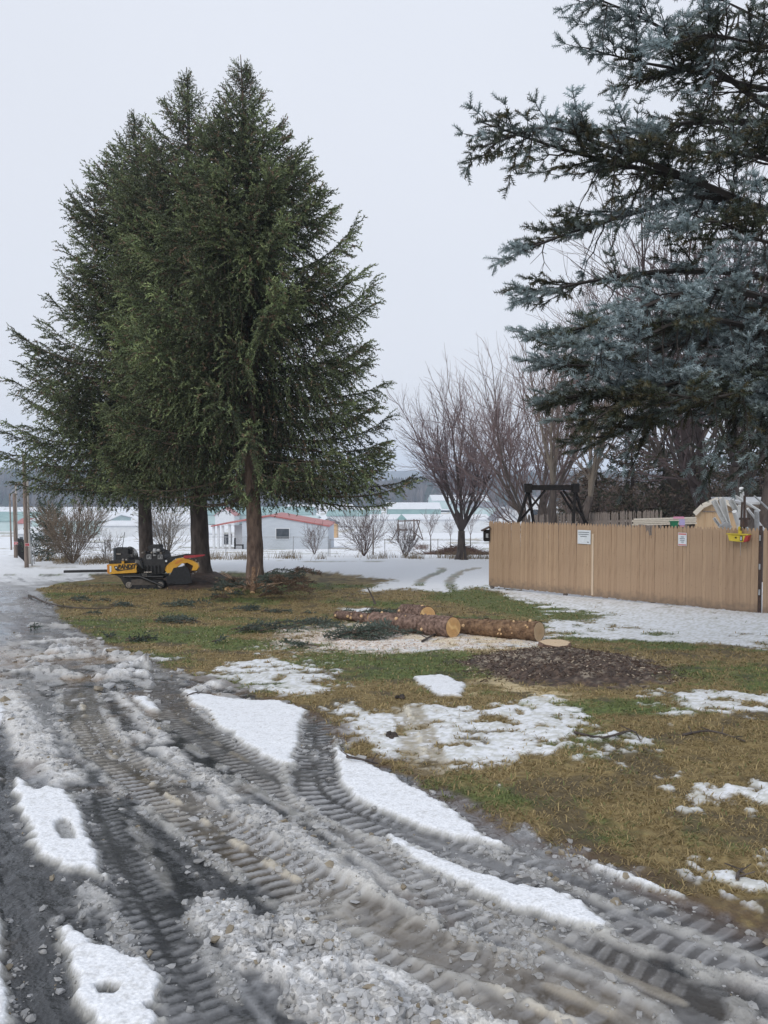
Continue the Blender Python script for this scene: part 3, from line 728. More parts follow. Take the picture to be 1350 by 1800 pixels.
def shoot_proto(k, rad, fwd, w, seed=1, ext=.35):
    r = np.random.default_rng(seed); V = []; Fc = []
    for i in range(k):
        z = .02 + .93 * (i + .5) / k; a = i * 2.4 + r.random() * .5; o = np.array([math.cos(a), math.sin(a), 0]); s = np.array([-math.sin(a), math.cos(a), 0])
        rr = rad * (.8 + .4 * r.random()) * (1 if z < .85 else .7); b = np.array([0, 0, z]); tip = b + o * rr + np.array([0, 0, fwd])
        q = len(V); V += [b - s * w - np.array([0, 0, w]), b + s * w + np.array([0, 0, w]), tip]; Fc.append((q, q + 1, q + 2))
    q = len(V); V += [np.array([w * .8, 0, 0]), np.array([-w * .8, 0, 0]), np.array([0, 0, 1.05])]; Fc.append((q, q + 1, q + 2))
    return np.array(V), np.array(Fc)
SH_N = shoot_proto(6, .30, .28, .095)
SH_B = shoot_proto(18, .33, .20, .048, 3)
SH_F = shoot_proto(4, .38, .3, .14, 5)

def trunk_mesh(base, top, r0, flare=1.5, sides=14, n=40, seed=0, knob=.10):
    t = np.linspace(0, 1, n) ** 1.3; base = np.asarray(base, float); top = np.asarray(top, float)
    p = base + (top - base) * t[:, None]; p = p + np.stack([(fbm(t * 6, t * 0 + seed, seed, 2) - .5) * .25 * np.minimum(1, t * 8), t * 0, t * 0], -1)
    H = top[2] - base[2]; z = t * H
    r = r0 * (1 - t) ** .9 + .01; r = r * (1 + (flare - 1) * np.exp(-z / .28)); p[0, 2] -= .15
    V, Fs = tube(p, r, sides)
    ctr = np.repeat(p, sides, 0); th = np.tile(np.arange(sides), n); zz = np.repeat(z, sides)
    d = V[:n * sides] - ctr; k = 1 + knob * 2 * (fbm(zz * 3.3 + 5, th * .9 + seed, seed + 3, 3) - .5) + .12 * np.exp(-zz / .3) * np.cos(th / sides * 2 * np.pi * 5)
    V[:n * sides] = ctr + d * k[:, None]
    return V, Fs, p, r

def branch_tree(base, top, r0, crown0, radf, seed, whorl=.33, per=6, blet=.11, spc=.085, colfn=None, pend=1.0, a_lo=-.2, a_hi=.55, proto=SH_N, ssize=.12, strand=0.0, azfn=None, backcut=.5, curve=.38, extra=(), zmin=None, hang=0, sub_len=(.22, .55)):
    """returns (needle mesh arrays, twig mesh arrays) of a conifer crown"""
    r = np.random.default_rng(seed); base = np.asarray(base, float); top = np.asarray(top, float); H = top[2] - base[2]
    Ps, Pt, Rs, Rt = [], [], [], []; bs = []  # wood segments; branchlets
    z = crown0 * H; todo = [(H * q[0], q[1], q[2]) for q in extra]
    while z < H - .12:
        f = z / H; n = per if f < .93 else max(3, per - 1)
        for k in range(n):
            az = r.random() * 6.283; L = radf(f, az) * r.uniform(.70, 1.04)
            if azfn is not None and not azfn(f, az, r): continue
            todo.append((min(H - .1, z + r.uniform(-.15, .15)), az, L))
        z += whorl * (1 - .45 * f) * r.uniform(.8, 1.2)
    if True:
        for zz, az, L in todo:
            f = zz / H; p0 = base + (top - base) * (zz / H)
            u = max(0, (f - crown0) / (1 - crown0)); a = a_lo + (a_hi - a_lo) * np.interp(u, [0, .5, .85, 1], [0, .45, .85, 1.5]) + r.uniform(-.09, .09); c = curve + r.uniform(-.06, .10); btone = r.uniform(.62, 1.35)
            s = np.linspace(0, 1, 9); o = np.array([math.cos(az), math.sin(az)]); sw = r.uniform(-.12, .12)
            rad = L * s * (1 - .12 * s * s); pts = np.stack([p0[0] + o[0] * rad - o[1] * sw * L * s * s, p0[1] + o[1] * rad + o[0] * sw * L * s * s, p0[2] + L * (a * s + c * s ** 2.4 - (.16 * s if pend > .5 else 0))], -1)
            rb = .012 + .009 * L; rr = rb * (1 - s * .9)
            Ps.append(pts[:-1]); Pt.append(pts[1:]); Rs.append(rr[:-1]); Rt.append(rr[1:])
            keep = backcut if (math.sin(az) > .45) else 1.0
            nb = max(4, int(L * .85 / blet)); tb = .06 + .94 * np.linspace(0, 1, nb) ** .9; tb = np.repeat(tb, 2); sd = np.tile([1, -1], nb)
            m = r.random(len(tb)) < keep; tb = tb[m]; sd = sd[m]
            if len(tb) == 0: continue
            i0 = np.clip((tb * 8).astype(int), 0, 7); fr = tb * 8 - i0; pos = pts[i0] * (1 - fr)[:, None] + pts[i0 + 1] * fr[:, None]
            tan = pts[i0 + 1] - pts[i0]; tan /= np.linalg.norm(tan, axis=1)[:, None]; side = np.cross(tan, [0, 0, 1.]); side /= np.maximum(np.linalg.norm(side, axis=1), 1e-6)[:, None]
            fl = 1 - tb; dr = pend * (.24 + 1.05 * fl) * (1.05 - .75 * max(0, u)) * (.7 + .6 * r.random(len(tb)))
            d = tan * (.55 + .35 * tb)[:, None] + side * (sd * (.62 - .25 * tb))[:, None] + r.normal(size=(len(tb), 3)) * .12
            d[:, 2] += .30 * (tb - .6) - dr * .30
            d /= np.linalg.norm(d, axis=1)[:, None]
            l = (sub_len[0] + (sub_len[1] - sub_len[0]) * np.minimum(1, L / 2.2) * np.sin(np.clip(fl * 1.1 + .12, 0, 1) * np.pi * .62)) * r.uniform(.7, 1.25, len(tb))
            if zmin is not None: l = np.minimum(l, np.maximum(.10, (pos[:, 2] - base[2] - zmin + r.uniform(-.75, .35, len(l))) / (.35 + dr)))
            bs.append((pos, d, l, dr, tb, np.full(len(tb), f), np.full(len(tb), btone)))
    pos, d, l, dr, tb, ff, az = [np.concatenate([b[i] for b in bs]) for i in range(7)]
    def pt(i, t): return pos[i] + d[i] * (l[i] * t)[:, None] - np.array([0, 0, 1.]) * (l[i] * dr[i] * .75 * t * t)[:, None]
    I = np.arange(len(l)); tw = .0035
    for t0, t1 in ((0, .75),):
        Ps.append(pt(I, t0)); Pt.append(pt(I, t1)); Rs.append(np.full(len(I), tw)); Rt.append(np.full(len(I), tw * .6))
    ns = np.maximum(2, (l / spc).astype(int)); idx = np.repeat(I, ns); within = np.concatenate([np.arange(k) for k in ns]); t = (within + .6) / np.repeat(ns, ns)
    p = pt(idx, t); tan = d[idx] - np.array([0, 0, 1.]) * (dr[idx] * 1.5 * t)[:, None]; tan /= np.linalg.norm(tan, axis=1)[:, None]
    nd = tan * .95 + r.normal(size=tan.shape) * .36;  ln = ssize * r.uniform(.7, 1.25, len(idx)) * (1 - .35 * ss(.86, .96, ff[idx]))
    B = basis(nd, r.random(len(idx)) * 6.28, ln, ln * 1.0); T = p - nd * (ln * .3)[:, None]
    bt_ = r.uniform(1 - strand, 1 + strand, len(l)); colr = colfn(idx, t, tb[idx], ff[idx], az[idx] * bt_[idx], r, p)
    nv = scatter_mesh(proto[0], proto[1], B, T, colr)
    if hang:   # dead twigs hanging inside
        hp = base + (top - base) * (crown0 + .45 * r.random((hang, 1))); ang = r.random(hang) * 6.28; q = r.uniform(.3, 2.4, hang)
        hp[:, 2] = np.maximum(hp[:, 2], base[2] + (zmin or 0) + .9); hp = hp + np.stack([np.cos(ang) * q, np.sin(ang) * q, -q * .05], -1); e = hp + np.stack([r.normal(size=hang) * .06, r.normal(size=hang) * .06, -r.uniform(.3, .9, hang)], -1)
        Ps.append(hp); Pt.append(e); Rs.append(np.full(hang, .005)); Rt.append(np.full(hang, .003))
    sv = segs_mesh(np.concatenate(Ps), np.concatenate(Pt), np.concatenate(Rs), np.concatenate(Rt), 3)
    return nv, sv

SH_M = shoot_proto(5, .32, .28, .105)
def norway(px, depth, tpx, tpy, r0, prof, seed, label, cs=.15, azfn=None, dens=1.0, tone=1.0, extra=()):
    base = GX(px, depth); top = P(tpx, tpy, depth)
    root = thing('norway_spruce', label, 'tree', base, 'big spruces on the lawn')
    V, Fs, _, _ = trunk_mesh(base, top + np.array([0, 0, .25]), r0, 1.45, 16, 60, seed); MB().add(V, Fs).build('trunk', M['bark'] if seed == 1 else M['bark_dark'], root, smooth=True)
    pf = np.array(prof)
    def radf(f, az): return float(np.interp(f, pf[:, 0], pf[:, 1])) * (1 - (.10 if abs(math.sin(az)) > .8 else 0))
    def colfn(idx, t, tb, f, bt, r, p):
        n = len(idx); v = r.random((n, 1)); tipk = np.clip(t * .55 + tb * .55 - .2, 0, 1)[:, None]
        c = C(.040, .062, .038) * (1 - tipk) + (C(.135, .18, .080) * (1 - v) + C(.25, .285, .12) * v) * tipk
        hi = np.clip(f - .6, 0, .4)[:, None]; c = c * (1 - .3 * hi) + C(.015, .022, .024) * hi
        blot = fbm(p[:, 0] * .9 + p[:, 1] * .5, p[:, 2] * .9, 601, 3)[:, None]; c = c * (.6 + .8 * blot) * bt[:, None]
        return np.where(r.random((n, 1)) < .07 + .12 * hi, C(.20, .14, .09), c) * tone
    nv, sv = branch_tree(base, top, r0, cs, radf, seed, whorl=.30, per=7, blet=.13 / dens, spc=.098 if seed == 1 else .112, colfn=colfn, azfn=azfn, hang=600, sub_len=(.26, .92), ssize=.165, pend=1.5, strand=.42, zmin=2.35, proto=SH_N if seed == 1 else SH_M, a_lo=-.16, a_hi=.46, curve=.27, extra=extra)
    o = np.array(base); MBn = new_mesh('foliage', nv[0] - o, [nv[1]], col=nv[2]); link('foliage', MBn, M['needle'], root)
    me = new_mesh('branches', sv[0] - o, sv[1], col=np.broadcast_to(C(.13, .095, .07), (len(sv[0]), 3))); link('branches', me, M['twig'], root)
    print('spruce', len(nv[1]), len(sv[1][0]) * 2)
    return root

def az_front_open(f, az, r):
    facing = -math.sin(az)
    if f < .22 and facing > -.2: return r.random() < .35
    if f < .42 and facing > .72: return r.random() < .25
    return True
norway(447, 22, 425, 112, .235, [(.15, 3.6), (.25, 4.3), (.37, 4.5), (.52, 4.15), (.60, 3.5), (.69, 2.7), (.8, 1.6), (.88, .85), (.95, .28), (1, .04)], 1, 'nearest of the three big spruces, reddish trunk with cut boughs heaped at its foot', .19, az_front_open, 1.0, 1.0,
       extra=[(.235, .12, 5.3), (.21, -.05, 5.1), (.205, .05, 4.5), (.25, -.15, 4.4), (.30, .1, 4.5), (.27, -.3, 4.2), (.235, .3, 4.4)])
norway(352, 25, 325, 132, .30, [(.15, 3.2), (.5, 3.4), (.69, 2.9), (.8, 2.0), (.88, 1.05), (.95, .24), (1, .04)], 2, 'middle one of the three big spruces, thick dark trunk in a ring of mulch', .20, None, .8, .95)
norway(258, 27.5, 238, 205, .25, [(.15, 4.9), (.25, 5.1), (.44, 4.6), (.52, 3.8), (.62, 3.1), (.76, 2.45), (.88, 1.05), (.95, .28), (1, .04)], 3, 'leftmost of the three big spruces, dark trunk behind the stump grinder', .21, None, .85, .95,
       extra=[(.22, 3.1, 5.6), (.30, 3.2, 5.5), (.38, 3.05, 5.3), (.26, 3.3, 5.4)])

# ---------------------------------------------------------------- blue spruce reaching in from the right
def blue_spruce():
    r = np.random.default_rng(77); base = np.array(GX(1475, 10.6)); root = thing('blue_spruce', 'near blue spruce with silvery blue needles reaching in from the right edge over the fence', 'tree', base)
    topz = 13.0; top = np.array([base[0] + .2, base[1], topz])
    V, Fs, _, _ = trunk_mesh(base, top, .23, 1.4, 14, 40, 9); MB().add(V, Fs).build('trunk', M['bark_dark'], root, smooth=True)
    mains = [  # pixel polyline with distances, from trunk outwards; blueness; fullness
        ([(1470, 160, 10.6), (1380, 200, 10.3), (1270, 130, 10), (1160, 48, 9.7), (1060, 2, 9.5), (985, -30, 9.3)], .75, 1),
        ([(1470, 170, 10.6), (1340, 155, 10.4), (1230, 128, 10.2), (1130, 110, 9.9), (1030, 85, 9.7)], .45, 1),
        ([(1470, 395, 10.6), (1350, 370, 10.2), (1230, 322, 9.8), (1120, 295, 9.5), (1010, 268, 9.2), (920, 240, 9), (838, 212, 8.9)], .85, 1.15),
        ([(1240, 322, 9.8), (1150, 290, 9.4), (1060, 255, 9.1), (960, 225, 8.9), (850, 258, 8.8)], .8, .8),
        ([(1470, 215, 10.6), (1340, 214, 10.3), (1210, 216, 10), (1090, 235, 9.8), (1000, 215, 9.6)], .6, 1),
        ([(1470, 420, 10.6), (1340, 370, 10.4), (1240, 345, 10.1), (1130, 370, 9.8), (1030, 400, 9.6), (960, 425, 9.4), (905, 448, 9.3)], .75, 1.1),
        ([(1470, 540, 10.6), (1350, 490, 10.3), (1240, 476, 9.9), (1120, 482, 9.6), (1010, 500, 9.4), (925, 522, 9.2)], .55, .7),
        ([(1470, 600, 10.6), (1330, 520, 9.8), (1210, 515, 9.2), (1080, 560, 8.7), (950, 595, 8.4)], .95, 1.2),
        ([(1470, 610, 10.6), (1340, 580, 9.6), (1220, 560, 9.0), (1110, 600, 8.6), (990, 610, 8.3)], .9, 1.1),
        ([(1470, 650, 10.6), (1340, 600, 10.4), (1200, 600, 10.2), (1080, 640, 10), (960, 640, 9.8)], .3, 1.3),
        ([(1470, 700, 10.6), (1330, 650, 10), (1190, 655, 9.4), (1060, 690, 9), (945, 705, 8.8)], .9, 1.3),
        ([(1470, 710, 10.6), (1340, 690, 9.6), (1230, 670, 9.0), (1130, 690, 8.6), (1040, 740, 8.3)], .85, 1.1),
        ([(1470, 730, 10.6), (1400, 700, 9.4), (1320, 690, 8.7), (1240, 700, 8.3), (1160, 690, 8.1)], .95, .9),
        ([(1470, 760, 10.6), (1330, 715, 10), (1200, 715, 9.6), (1090, 760, 9.2), (1010, 775, 9)], .7, 1.1),
        ([(1470, 790, 10.6), (1380, 735, 9.6), (1280, 700, 9), (1190, 700, 8.7)], .9, .9),
        ([(1470, 640, 10.6), (1360, 610, 11), (1230, 600, 11.3), (1110, 620, 11.5), (1010, 660, 11.6)], .15, 1.3),
        ([(1470, 560, 10.6), (1380, 540, 11), (1270, 560, 11.3), (1150, 590, 11.5)], .15, 1.2),
        ([(1470, 330, 10.6), (1380, 290, 9.8), (1300, 270, 9.4), (1190, 265, 9.1), (1100, 240, 8.9)], .6, 1.0),
        ([(1470, 300, 10.6), (1400, 260, 11), (1320, 240, 11.3), (1220, 200, 11.5)], .3, .9),
        ([(1470, 120, 10.6), (1380, 60, 10.2), (1290, 10, 10), (1200, -30, 9.8)], .5, 1),
        ([(1470, 60, 10.6), (1400, 90, 9.8), (1320, 75, 9.4), (1240, 62, 9.2), (1150, 90, 9.1)], .8, .9),
        ([(1470, 470, 10.6), (1400, 440, 9.6), (1330, 420, 9), (1260, 390, 8.8), (1180, 400, 8.7)], .6, .8),
    ]
    for k in range(20):   # the far side and the top of the same crown, mostly outside the picture
        az = r.uniform(-1.5, 1.7); z = base[2] + 2.6 + 8.5 * k / 20; L = (3.6 - .25 * (z - base[2] - 2.5)) * r.uniform(.8, 1.1)
        mains.append(([base * [1, 1, 0] + [0, 0, z], base * [1, 1, 0] + [math.cos(az) * L * .5, math.sin(az) * L * .5, z + .05], base * [1, 1, 0] + [math.cos(az) * L, math.sin(az) * L, z + .1]], .5, -.35))
    Ps, Pt, Rs, Rt = [], [], [], []; SP, SD, SB = [], [], []
    Z = np.array([0, 0, 1.])
    for pts, blue, full in mains:
        ln = smooth_line([P(*q) if full > 0 else q for q in pts], 6); L = np.concatenate([[0], np.cumsum(np.linalg.norm(np.diff(ln, axis=0), axis=1))]); tot = L[-1]
        rb = (.022 + .009 * tot) * (1 - .88 * L / tot); rb = rb * (1 + .25 * (r.random(len(rb)) - .5))
        Ps.append(ln[:-1]); Pt.append(ln[1:]); Rs.append(rb[:-1]); Rt.append(rb[1:])
        ym = np.mean([q[1] for q in pts]) if full > 0 else 300; n = int(tot / .088 * abs(full) * (.90 if ym < 480 else 1.0))
        for s in np.sort(r.random(n)) ** .9:
            if s < .12: continue
            i = min(len(ln) - 2, np.searchsorted(L, s * tot) - 1); q = ln[i] + (ln[i + 1] - ln[i]) * r.random(); tan = ln[i + 1] - ln[i]; tan /= np.linalg.norm(tan)
            sd = np.cross(tan, Z); sd /= np.linalg.norm(sd); sg = r.choice([-1, 1]); inner = 1 - s
            l2 = (.22 + .75 * math.sin(min(1, inner * 1.25 + .1) * math.pi * .6)) * r.uniform(.5, 1.15)
            hangk = r.random() < .28 * (inner + .2)
            d = tan * r.uniform(.5, 1) + sd * sg * r.uniform(.3, 1) + Z * r.uniform(-.35, .32)
            if hangk: d = tan * .4 + sd * sg * .4 - Z * 1.0
            d /= np.linalg.norm(d); k = max(3, int(l2 / .10)); t = np.linspace(0, 1, k + 1)[:, None]
            c = q + d * l2 * t + Z * (l2 * .10 * t ** 2 if not hangk else -l2 * .2 * t * t) + r.normal(size=(k + 1, 3)) * .012 * (t > 0)
            Ps.append(c[:-1]); Pt.append(c[1:]); w = .009 * (1 - t[:, 0] * .7) * (.6 + l2); Rs.append(w[:-1]); Rt.append(w[1:])
            bare = (s < .45 and r.random() < .55 and blue < .9) or hangk and r.random() < .4
            for j in range(1, k + 1):
                u = j / k; od = c[j] - c[j - 1]; od /= np.linalg.norm(od); s2 = np.cross(od, Z); s2 /= max(1e-6, np.linalg.norm(s2))
                for sg2 in (1, -1):
                    if r.random() < .12: continue
                    d3 = od * .75 + s2 * sg2 * r.uniform(.4, .9) + Z * r.uniform(-.3, .25); d3 /= np.linalg.norm(d3); l3 = r.uniform(.07, .20) * (1.2 - .4 * u)
                    e = c[j] + d3 * l3; Ps.append(c[j][None]); Pt.append(e[None]); Rs.append([.0035]); Rt.append([.0025])
                    if bare and u < .75: continue
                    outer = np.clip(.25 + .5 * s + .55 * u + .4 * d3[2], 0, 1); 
                    m = max(1, int(l3 / .06))
                    for w_ in range(m):
                        SP.append(c[j] + d3 * l3 * (w_ / m)); dd = d3 + r.normal(size=3) * .22; SD.append(dd); SB.append((blue, outer))
                if j == k or r.random() < .8:
                    if not (bare and u < .75): SP.append(c[j]); SD.append(od + r.normal(size=3) * .15); SB.append((blue, min(1, .3 + .5 * s + .5 * u)))
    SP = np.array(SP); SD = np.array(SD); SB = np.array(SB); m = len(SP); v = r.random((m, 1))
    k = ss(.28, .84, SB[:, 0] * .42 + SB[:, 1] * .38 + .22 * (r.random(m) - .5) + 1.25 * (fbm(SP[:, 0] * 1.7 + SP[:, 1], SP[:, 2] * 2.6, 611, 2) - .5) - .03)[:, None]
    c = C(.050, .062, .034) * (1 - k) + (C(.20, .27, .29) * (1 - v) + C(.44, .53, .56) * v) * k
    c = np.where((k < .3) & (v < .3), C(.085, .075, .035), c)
    ln = r.uniform(.085, .14, m); B = basis(SD, r.random(m) * 6.28, ln, ln * 1.0)
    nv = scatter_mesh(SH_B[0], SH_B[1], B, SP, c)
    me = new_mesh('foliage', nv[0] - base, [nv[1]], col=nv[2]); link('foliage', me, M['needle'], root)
    sv = segs_mesh(np.concatenate(Ps), np.concatenate(Pt), np.concatenate(Rs), np.concatenate(Rt), 4)
    link('branches', new_mesh('branches', sv[0] - base, sv[1], col=np.broadcast_to(C(.04, .033, .03), (len(sv[0]), 3))), M['twig'], root)
    print('blue', len(nv[1]), m)
blue_spruce()

# ---------------------------------------------------------------- bare trees and shrubs
def grow(S, p, d, L, r0, lvl, mx, r, up, spread, kids, jit=.07):
    n = 5 if lvl < 2 else 3 if lvl < mx else 2
    step = L / n; pts = [p]; rr = r0
    for i in range(n):
        d = d + r.normal(size=3) * (jit + .02 * lvl) + np.array([0, 0, up]); d = d / np.linalg.norm(d)
        q = p + d * step; r1 = rr * (.86 if lvl < mx else .7); S.append((p, q, rr, r1)); p = q; rr = r1; pts.append((p, d.copy(), rr))
    if lvl >= mx: return
    k = kids[min(lvl, len(kids) - 1)]
    for j in range(k):
        a = pts[1 + int((n - 1) * min(.999, (j + .4 + .5 * r.random()) / k))]
        ax = r.normal(size=3); ax -= a[1] * (ax @ a[1]); ax /= np.linalg.norm(ax); ang = r.uniform(*spread)
        nd = a[1] * math.cos(ang) + ax * math.sin(ang)
        grow(S, a[0], nd, L * r.uniform(.45, .72), a[2] * .62, lvl + 1, mx, r, up, spread, kids)
    grow(S, p, d, L * .6, rr, lvl + 1, mx, r, up, spread, kids)

def bare_tree(name, label, base, H, r0, seed, limbs=5, fork=.2, mx=4, kids=(4, 4, 3, 2), col=(.06, .045, .045), fine=(.10, .07, .075), wide=.5, up=.05, group=None, cat='tree', rmin=.006, spread=(.35, .8), lean=(0, 0)):
    r = np.random.default_rng(seed); base = np.asarray(base, float); root = thing(name, label, cat, base, group)
    S = []; top = base + np.array([lean[0] * H * fork, lean[1], H * fork])
    if fork > 0:
        V, Fs, _, _ = trunk_mesh(base, top + [0, 0, H * .0], r0, 1.5, 10, 14, seed, .05)
        n = 14; V, Fs = tube(base + (top - base) * np.linspace(0, 1, n)[:, None], r0 * (1 + .7 * np.exp(-np.linspace(0, 1, n) * H * fork / .22)) * (1 - .25 * np.linspace(0, 1, n)), 10)
        MB().add(V, Fs).build('trunk', M['bark_dark'], root, smooth=True)
    for k in range(limbs):
        az = 6.283 * (k + r.random() * .6) / limbs; d = np.array([math.cos(az) * wide, math.sin(az) * wide, 1.0]) * 1.0 + np.array([lean[0] * .5, 0, 0]); d /= np.linalg.norm(d)
        grow(S, top + [0, 0, -.02], d, H * (1 - fork) * r.uniform(.42, .58), r0 * (.8 if fork > 0 else 1) * (.62 if limbs > 2 else .85), 0, mx, r, up, spread, kids)
    P0 = np.array([s[0] for s in S]); P1 = np.array([s[1] for s in S]); R0 = np.maximum(rmin, np.array([s[2] for s in S])); R1 = np.maximum(rmin * .8, np.array([s[3] for s in S]))
    V, Fs = segs_mesh(P0, P1, R0, R1, 4 if len(S) < 1500 else 3); k = np.repeat(np.clip(R0 / .05, 0, 1), len(V) // len(P0))[:, None]
    c = C(*fine) * (1 - k) + C(*col) * k
    link('branches', new_mesh('branches', V - base, Fs, col=c), M['twig'], root); 
    return root

g1 = 'leafless trees behind the fence'
bare_tree('bare_tree', 'small dark leafless tree standing alone in the snow left of the brown fence', G(811, 984), 8.0, .21, 11, 6, .17, 4, (5, 5, 4, 3), wide=.50, rmin=.0034, col=(.085, .068, .065), fine=(.24, .175, .18), spread=(.3, .65), up=.045)
bare_tree('bare_tree', 'wide leafless tree with many arching reddish limbs, behind the left end of the brown fence', GX(950, 33), 10.6, .22, 12, 7, .07, 4, (5, 5, 3, 3), wide=.55, group=g1, rmin=.0036, col=(.15, .12, .105), fine=(.30, .22, .22), lean=(-.2, 0), spread=(.3, .65), up=.05)
bare_tree('bare_tree', 'slim pale leafless trunk just left of the black frame, behind the fence', GX(972, 29), 9.5, .16, 13, 3, .34, 3, (4, 4, 3), wide=.2, group=g1, col=(.22, .185, .15), fine=(.22, .16, .15))
bare_tree('bare_tree', 'leafless trunk leaning behind the black frame above the fence', GX(998, 27.5), 9.0, .17, 14, 3, .30, 3, (4, 4, 3), wide=.3, group=g1, col=(.18, .15, .12), fine=(.2, .15, .14), lean=(.3, 0))
bare_tree('bare_tree', 'tall leafless tree with a thick dark forked trunk behind the tan shed', GX(1262, 25), 12.0, .30, 15, 4, .17, 4, (4, 4, 3, 2), wide=.42, group=g1, lean=(-.25, 0), rmin=.006)
bare_tree('bare_tree', 'leafless tree whose straight trunk rises right behind the white scrap gutters', GX(1290, 27), 12.5, .22, 16, 4, .3, 4, (4, 3, 3, 2), wide=.35, group=g1, rmin=.006)
bare_tree('bare_tree', 'leafless tree with a brown trunk nearest the right edge of the yard', GX(1330, 24), 12.0, .28, 17, 4, .28, 4, (4, 3, 3, 2), wide=.4, group=g1, rmin=.006, lean=(.15, 0))
bare_tree('bare_tree', 'pale twiggy leafless tree farther back, seen between the blue spruce boughs', GX(1190, 34), 15.0, .26, 18, 6, .2, 4, (4, 4, 3, 2), wide=.5, group=g1, col=(.12, .10, .09), fine=(.14, .11, .10), rmin=.008)
bare_tree('bare_tree', 'tall pale leafless tree far back at the right, top showing above the spruce boughs', GX(1310, 36), 17.0, .26, 19, 6, .2, 4, (4, 4, 3, 2), wide=.5, group=g1, col=(.12, .10, .09), fine=(.14, .11, .10), rmin=.008)
g2 = 'bare shrubs along the garden fence'
bare_tree('shrub', 'large dense tan twiggy shrub beside the wooden posts at the left', G(128, 991), 3.0, .030, 21, 30, 0, 3, (3, 3, 3), wide=.75, up=.06, cat='shrub', group=g2, col=(.16, .12, .09), fine=(.20, .155, .115), rmin=.0065)
bare_tree('shrub', 'pale grey many-stemmed shrub between the two dark spruce trunks', G(293, 985), 3.0, .055, 22, 12, 0, 3, (3, 3, 3), wide=.42, up=.04, cat='shrub', group=g2, col=(.20, .18, .15), fine=(.2, .17, .14), rmin=.0065)
bare_tree('shrub', 'small thin bare shrub in front of the blue-grey house wall', G(553, 975), 1.9, .02, 23, 10, 0, 3, (3, 2, 2), wide=.5, cat='shrub', group=g2, col=(.12, .09, .08), fine=(.15, .11, .10))
bare_tree('shrub', 'rounded reddish bare shrub, biggest one right of the house', G(640, 978), 2.9, .035, 24, 18, 0, 3, (3, 3, 2), wide=.65, cat='shrub', group=g2, col=(.10, .07, .06), fine=(.15, .10, .09))
bare_tree('shrub', 'low dark bare shrub in front of the climbing frame', G(713, 980), 1.9, .028, 25, 12, 0, 3, (3, 3, 2), wide=.6, cat='shrub', group=g2, col=(.08, .06, .055), fine=(.12, .085, .08))
bare_tree('shrub', 'wispy bare shrub left of the stump grinder, at the snow edge', G(190, 990), 1.5, .012, 26, 8, 0, 3, (3, 2, 2), wide=.6, cat='shrub', group=g2, col=(.14, .11, .09), fine=(.2, .15, .12), rmin=.005)
for i, (px, py, h) in enumerate([(757, 972, 2.6), (792, 965, 2.8), (827, 968, 3.0), (876, 972, 3.4)]):
    bare_tree('sapling', ['thin leafless sapling between the climbing frame and the lone tree', 'slim leafless sapling just left of the lone dark tree trunk', 'straight leafless sapling in the brush pile right of the lone tree', 'leafless sapling rising behind the fence corner'][i], G(px, py), h * 1.2, .04, 30 + i, 3, .35, 3, (3, 3, 2), wide=.4, cat='tree', group='saplings in the snowy garden', col=(.12, .09, .085), fine=(.16, .12, .115), rmin=.008)

# conifers behind the fence, in the dim wood at the right
def back_conifer(px, depth, H, rad, seed, label, tone, cs=.12, brown=.3):
    base = GX(px, depth); top = np.array(base) + [0, 0, H]; root = thing('pine_tree', label, 'tree', base, 'evergreens behind the yard')
    V, Fs, _, _ = trunk_mesh(base, top, .18, 1.3, 8, 20, seed); MB().add(V, Fs).build('trunk', M['bark_dark'], root, smooth=True)
    def colfn(idx, t, tb, f, az, r, p):
        n = len(idx); v = r.random((n, 1)); c = C(.07, .08, .055) * (1 - v) + C(.14, .14, .09) * v; return np.where(r.random((n, 1)) < brown + .15, C(.24, .18, .14), c) * tone
    nv, sv = branch_tree(base, top, .18, cs, lambda f, az: rad * min(1, (1 - f) / .7) ** .8 + .2, seed, whorl=.5, per=6, blet=.20, spc=.17, colfn=colfn, proto=SH_F, ssize=.24, backcut=.3, a_lo=-.1, a_hi=.2, curve=.2, pend=.8)
    o = np.array(base); link('foliage', new_mesh('foliage', nv[0] - o, [nv[1]], col=nv[2]), M['needle'], root)
    link('branches', new_mesh('branches', sv[0] - o, sv[1], col=np.broadcast_to(C(.08, .06, .05), (len(sv[0]), 3))), M['twig'], root)
for a in [(1050, 36, 4.6, 2.2, 41, 'brownish evergreen seen through the legs of the black frame', 1.0, .1, .55), (1110, 34, 5.6, 2.6, 42, 'dark green evergreen behind the middle of the brown fence', .9, .1, .35),
          (1165, 38, 6.2, 2.8, 43, 'evergreen with brown lower boughs left of the tan shed', .85, .1, .4), (1228, 33, 5.2, 2.4, 44, 'low evergreen directly behind the tan shed', .8, .08, .4), (1360, 36, 8.5, 3.0, 45, 'tall dark evergreen at the right edge behind the scrap gutters', .85, .08, .3),
          (1300, 40, 7.0, 3.0, 46, 'evergreen half hidden by tree trunks above the snowy roof', .85, .08, .4), (1010, 46, 5.4, 2.4, 47, 'evergreen far back behind the black frame', 1.1, .1, .5)]:
    back_conifer(*a)
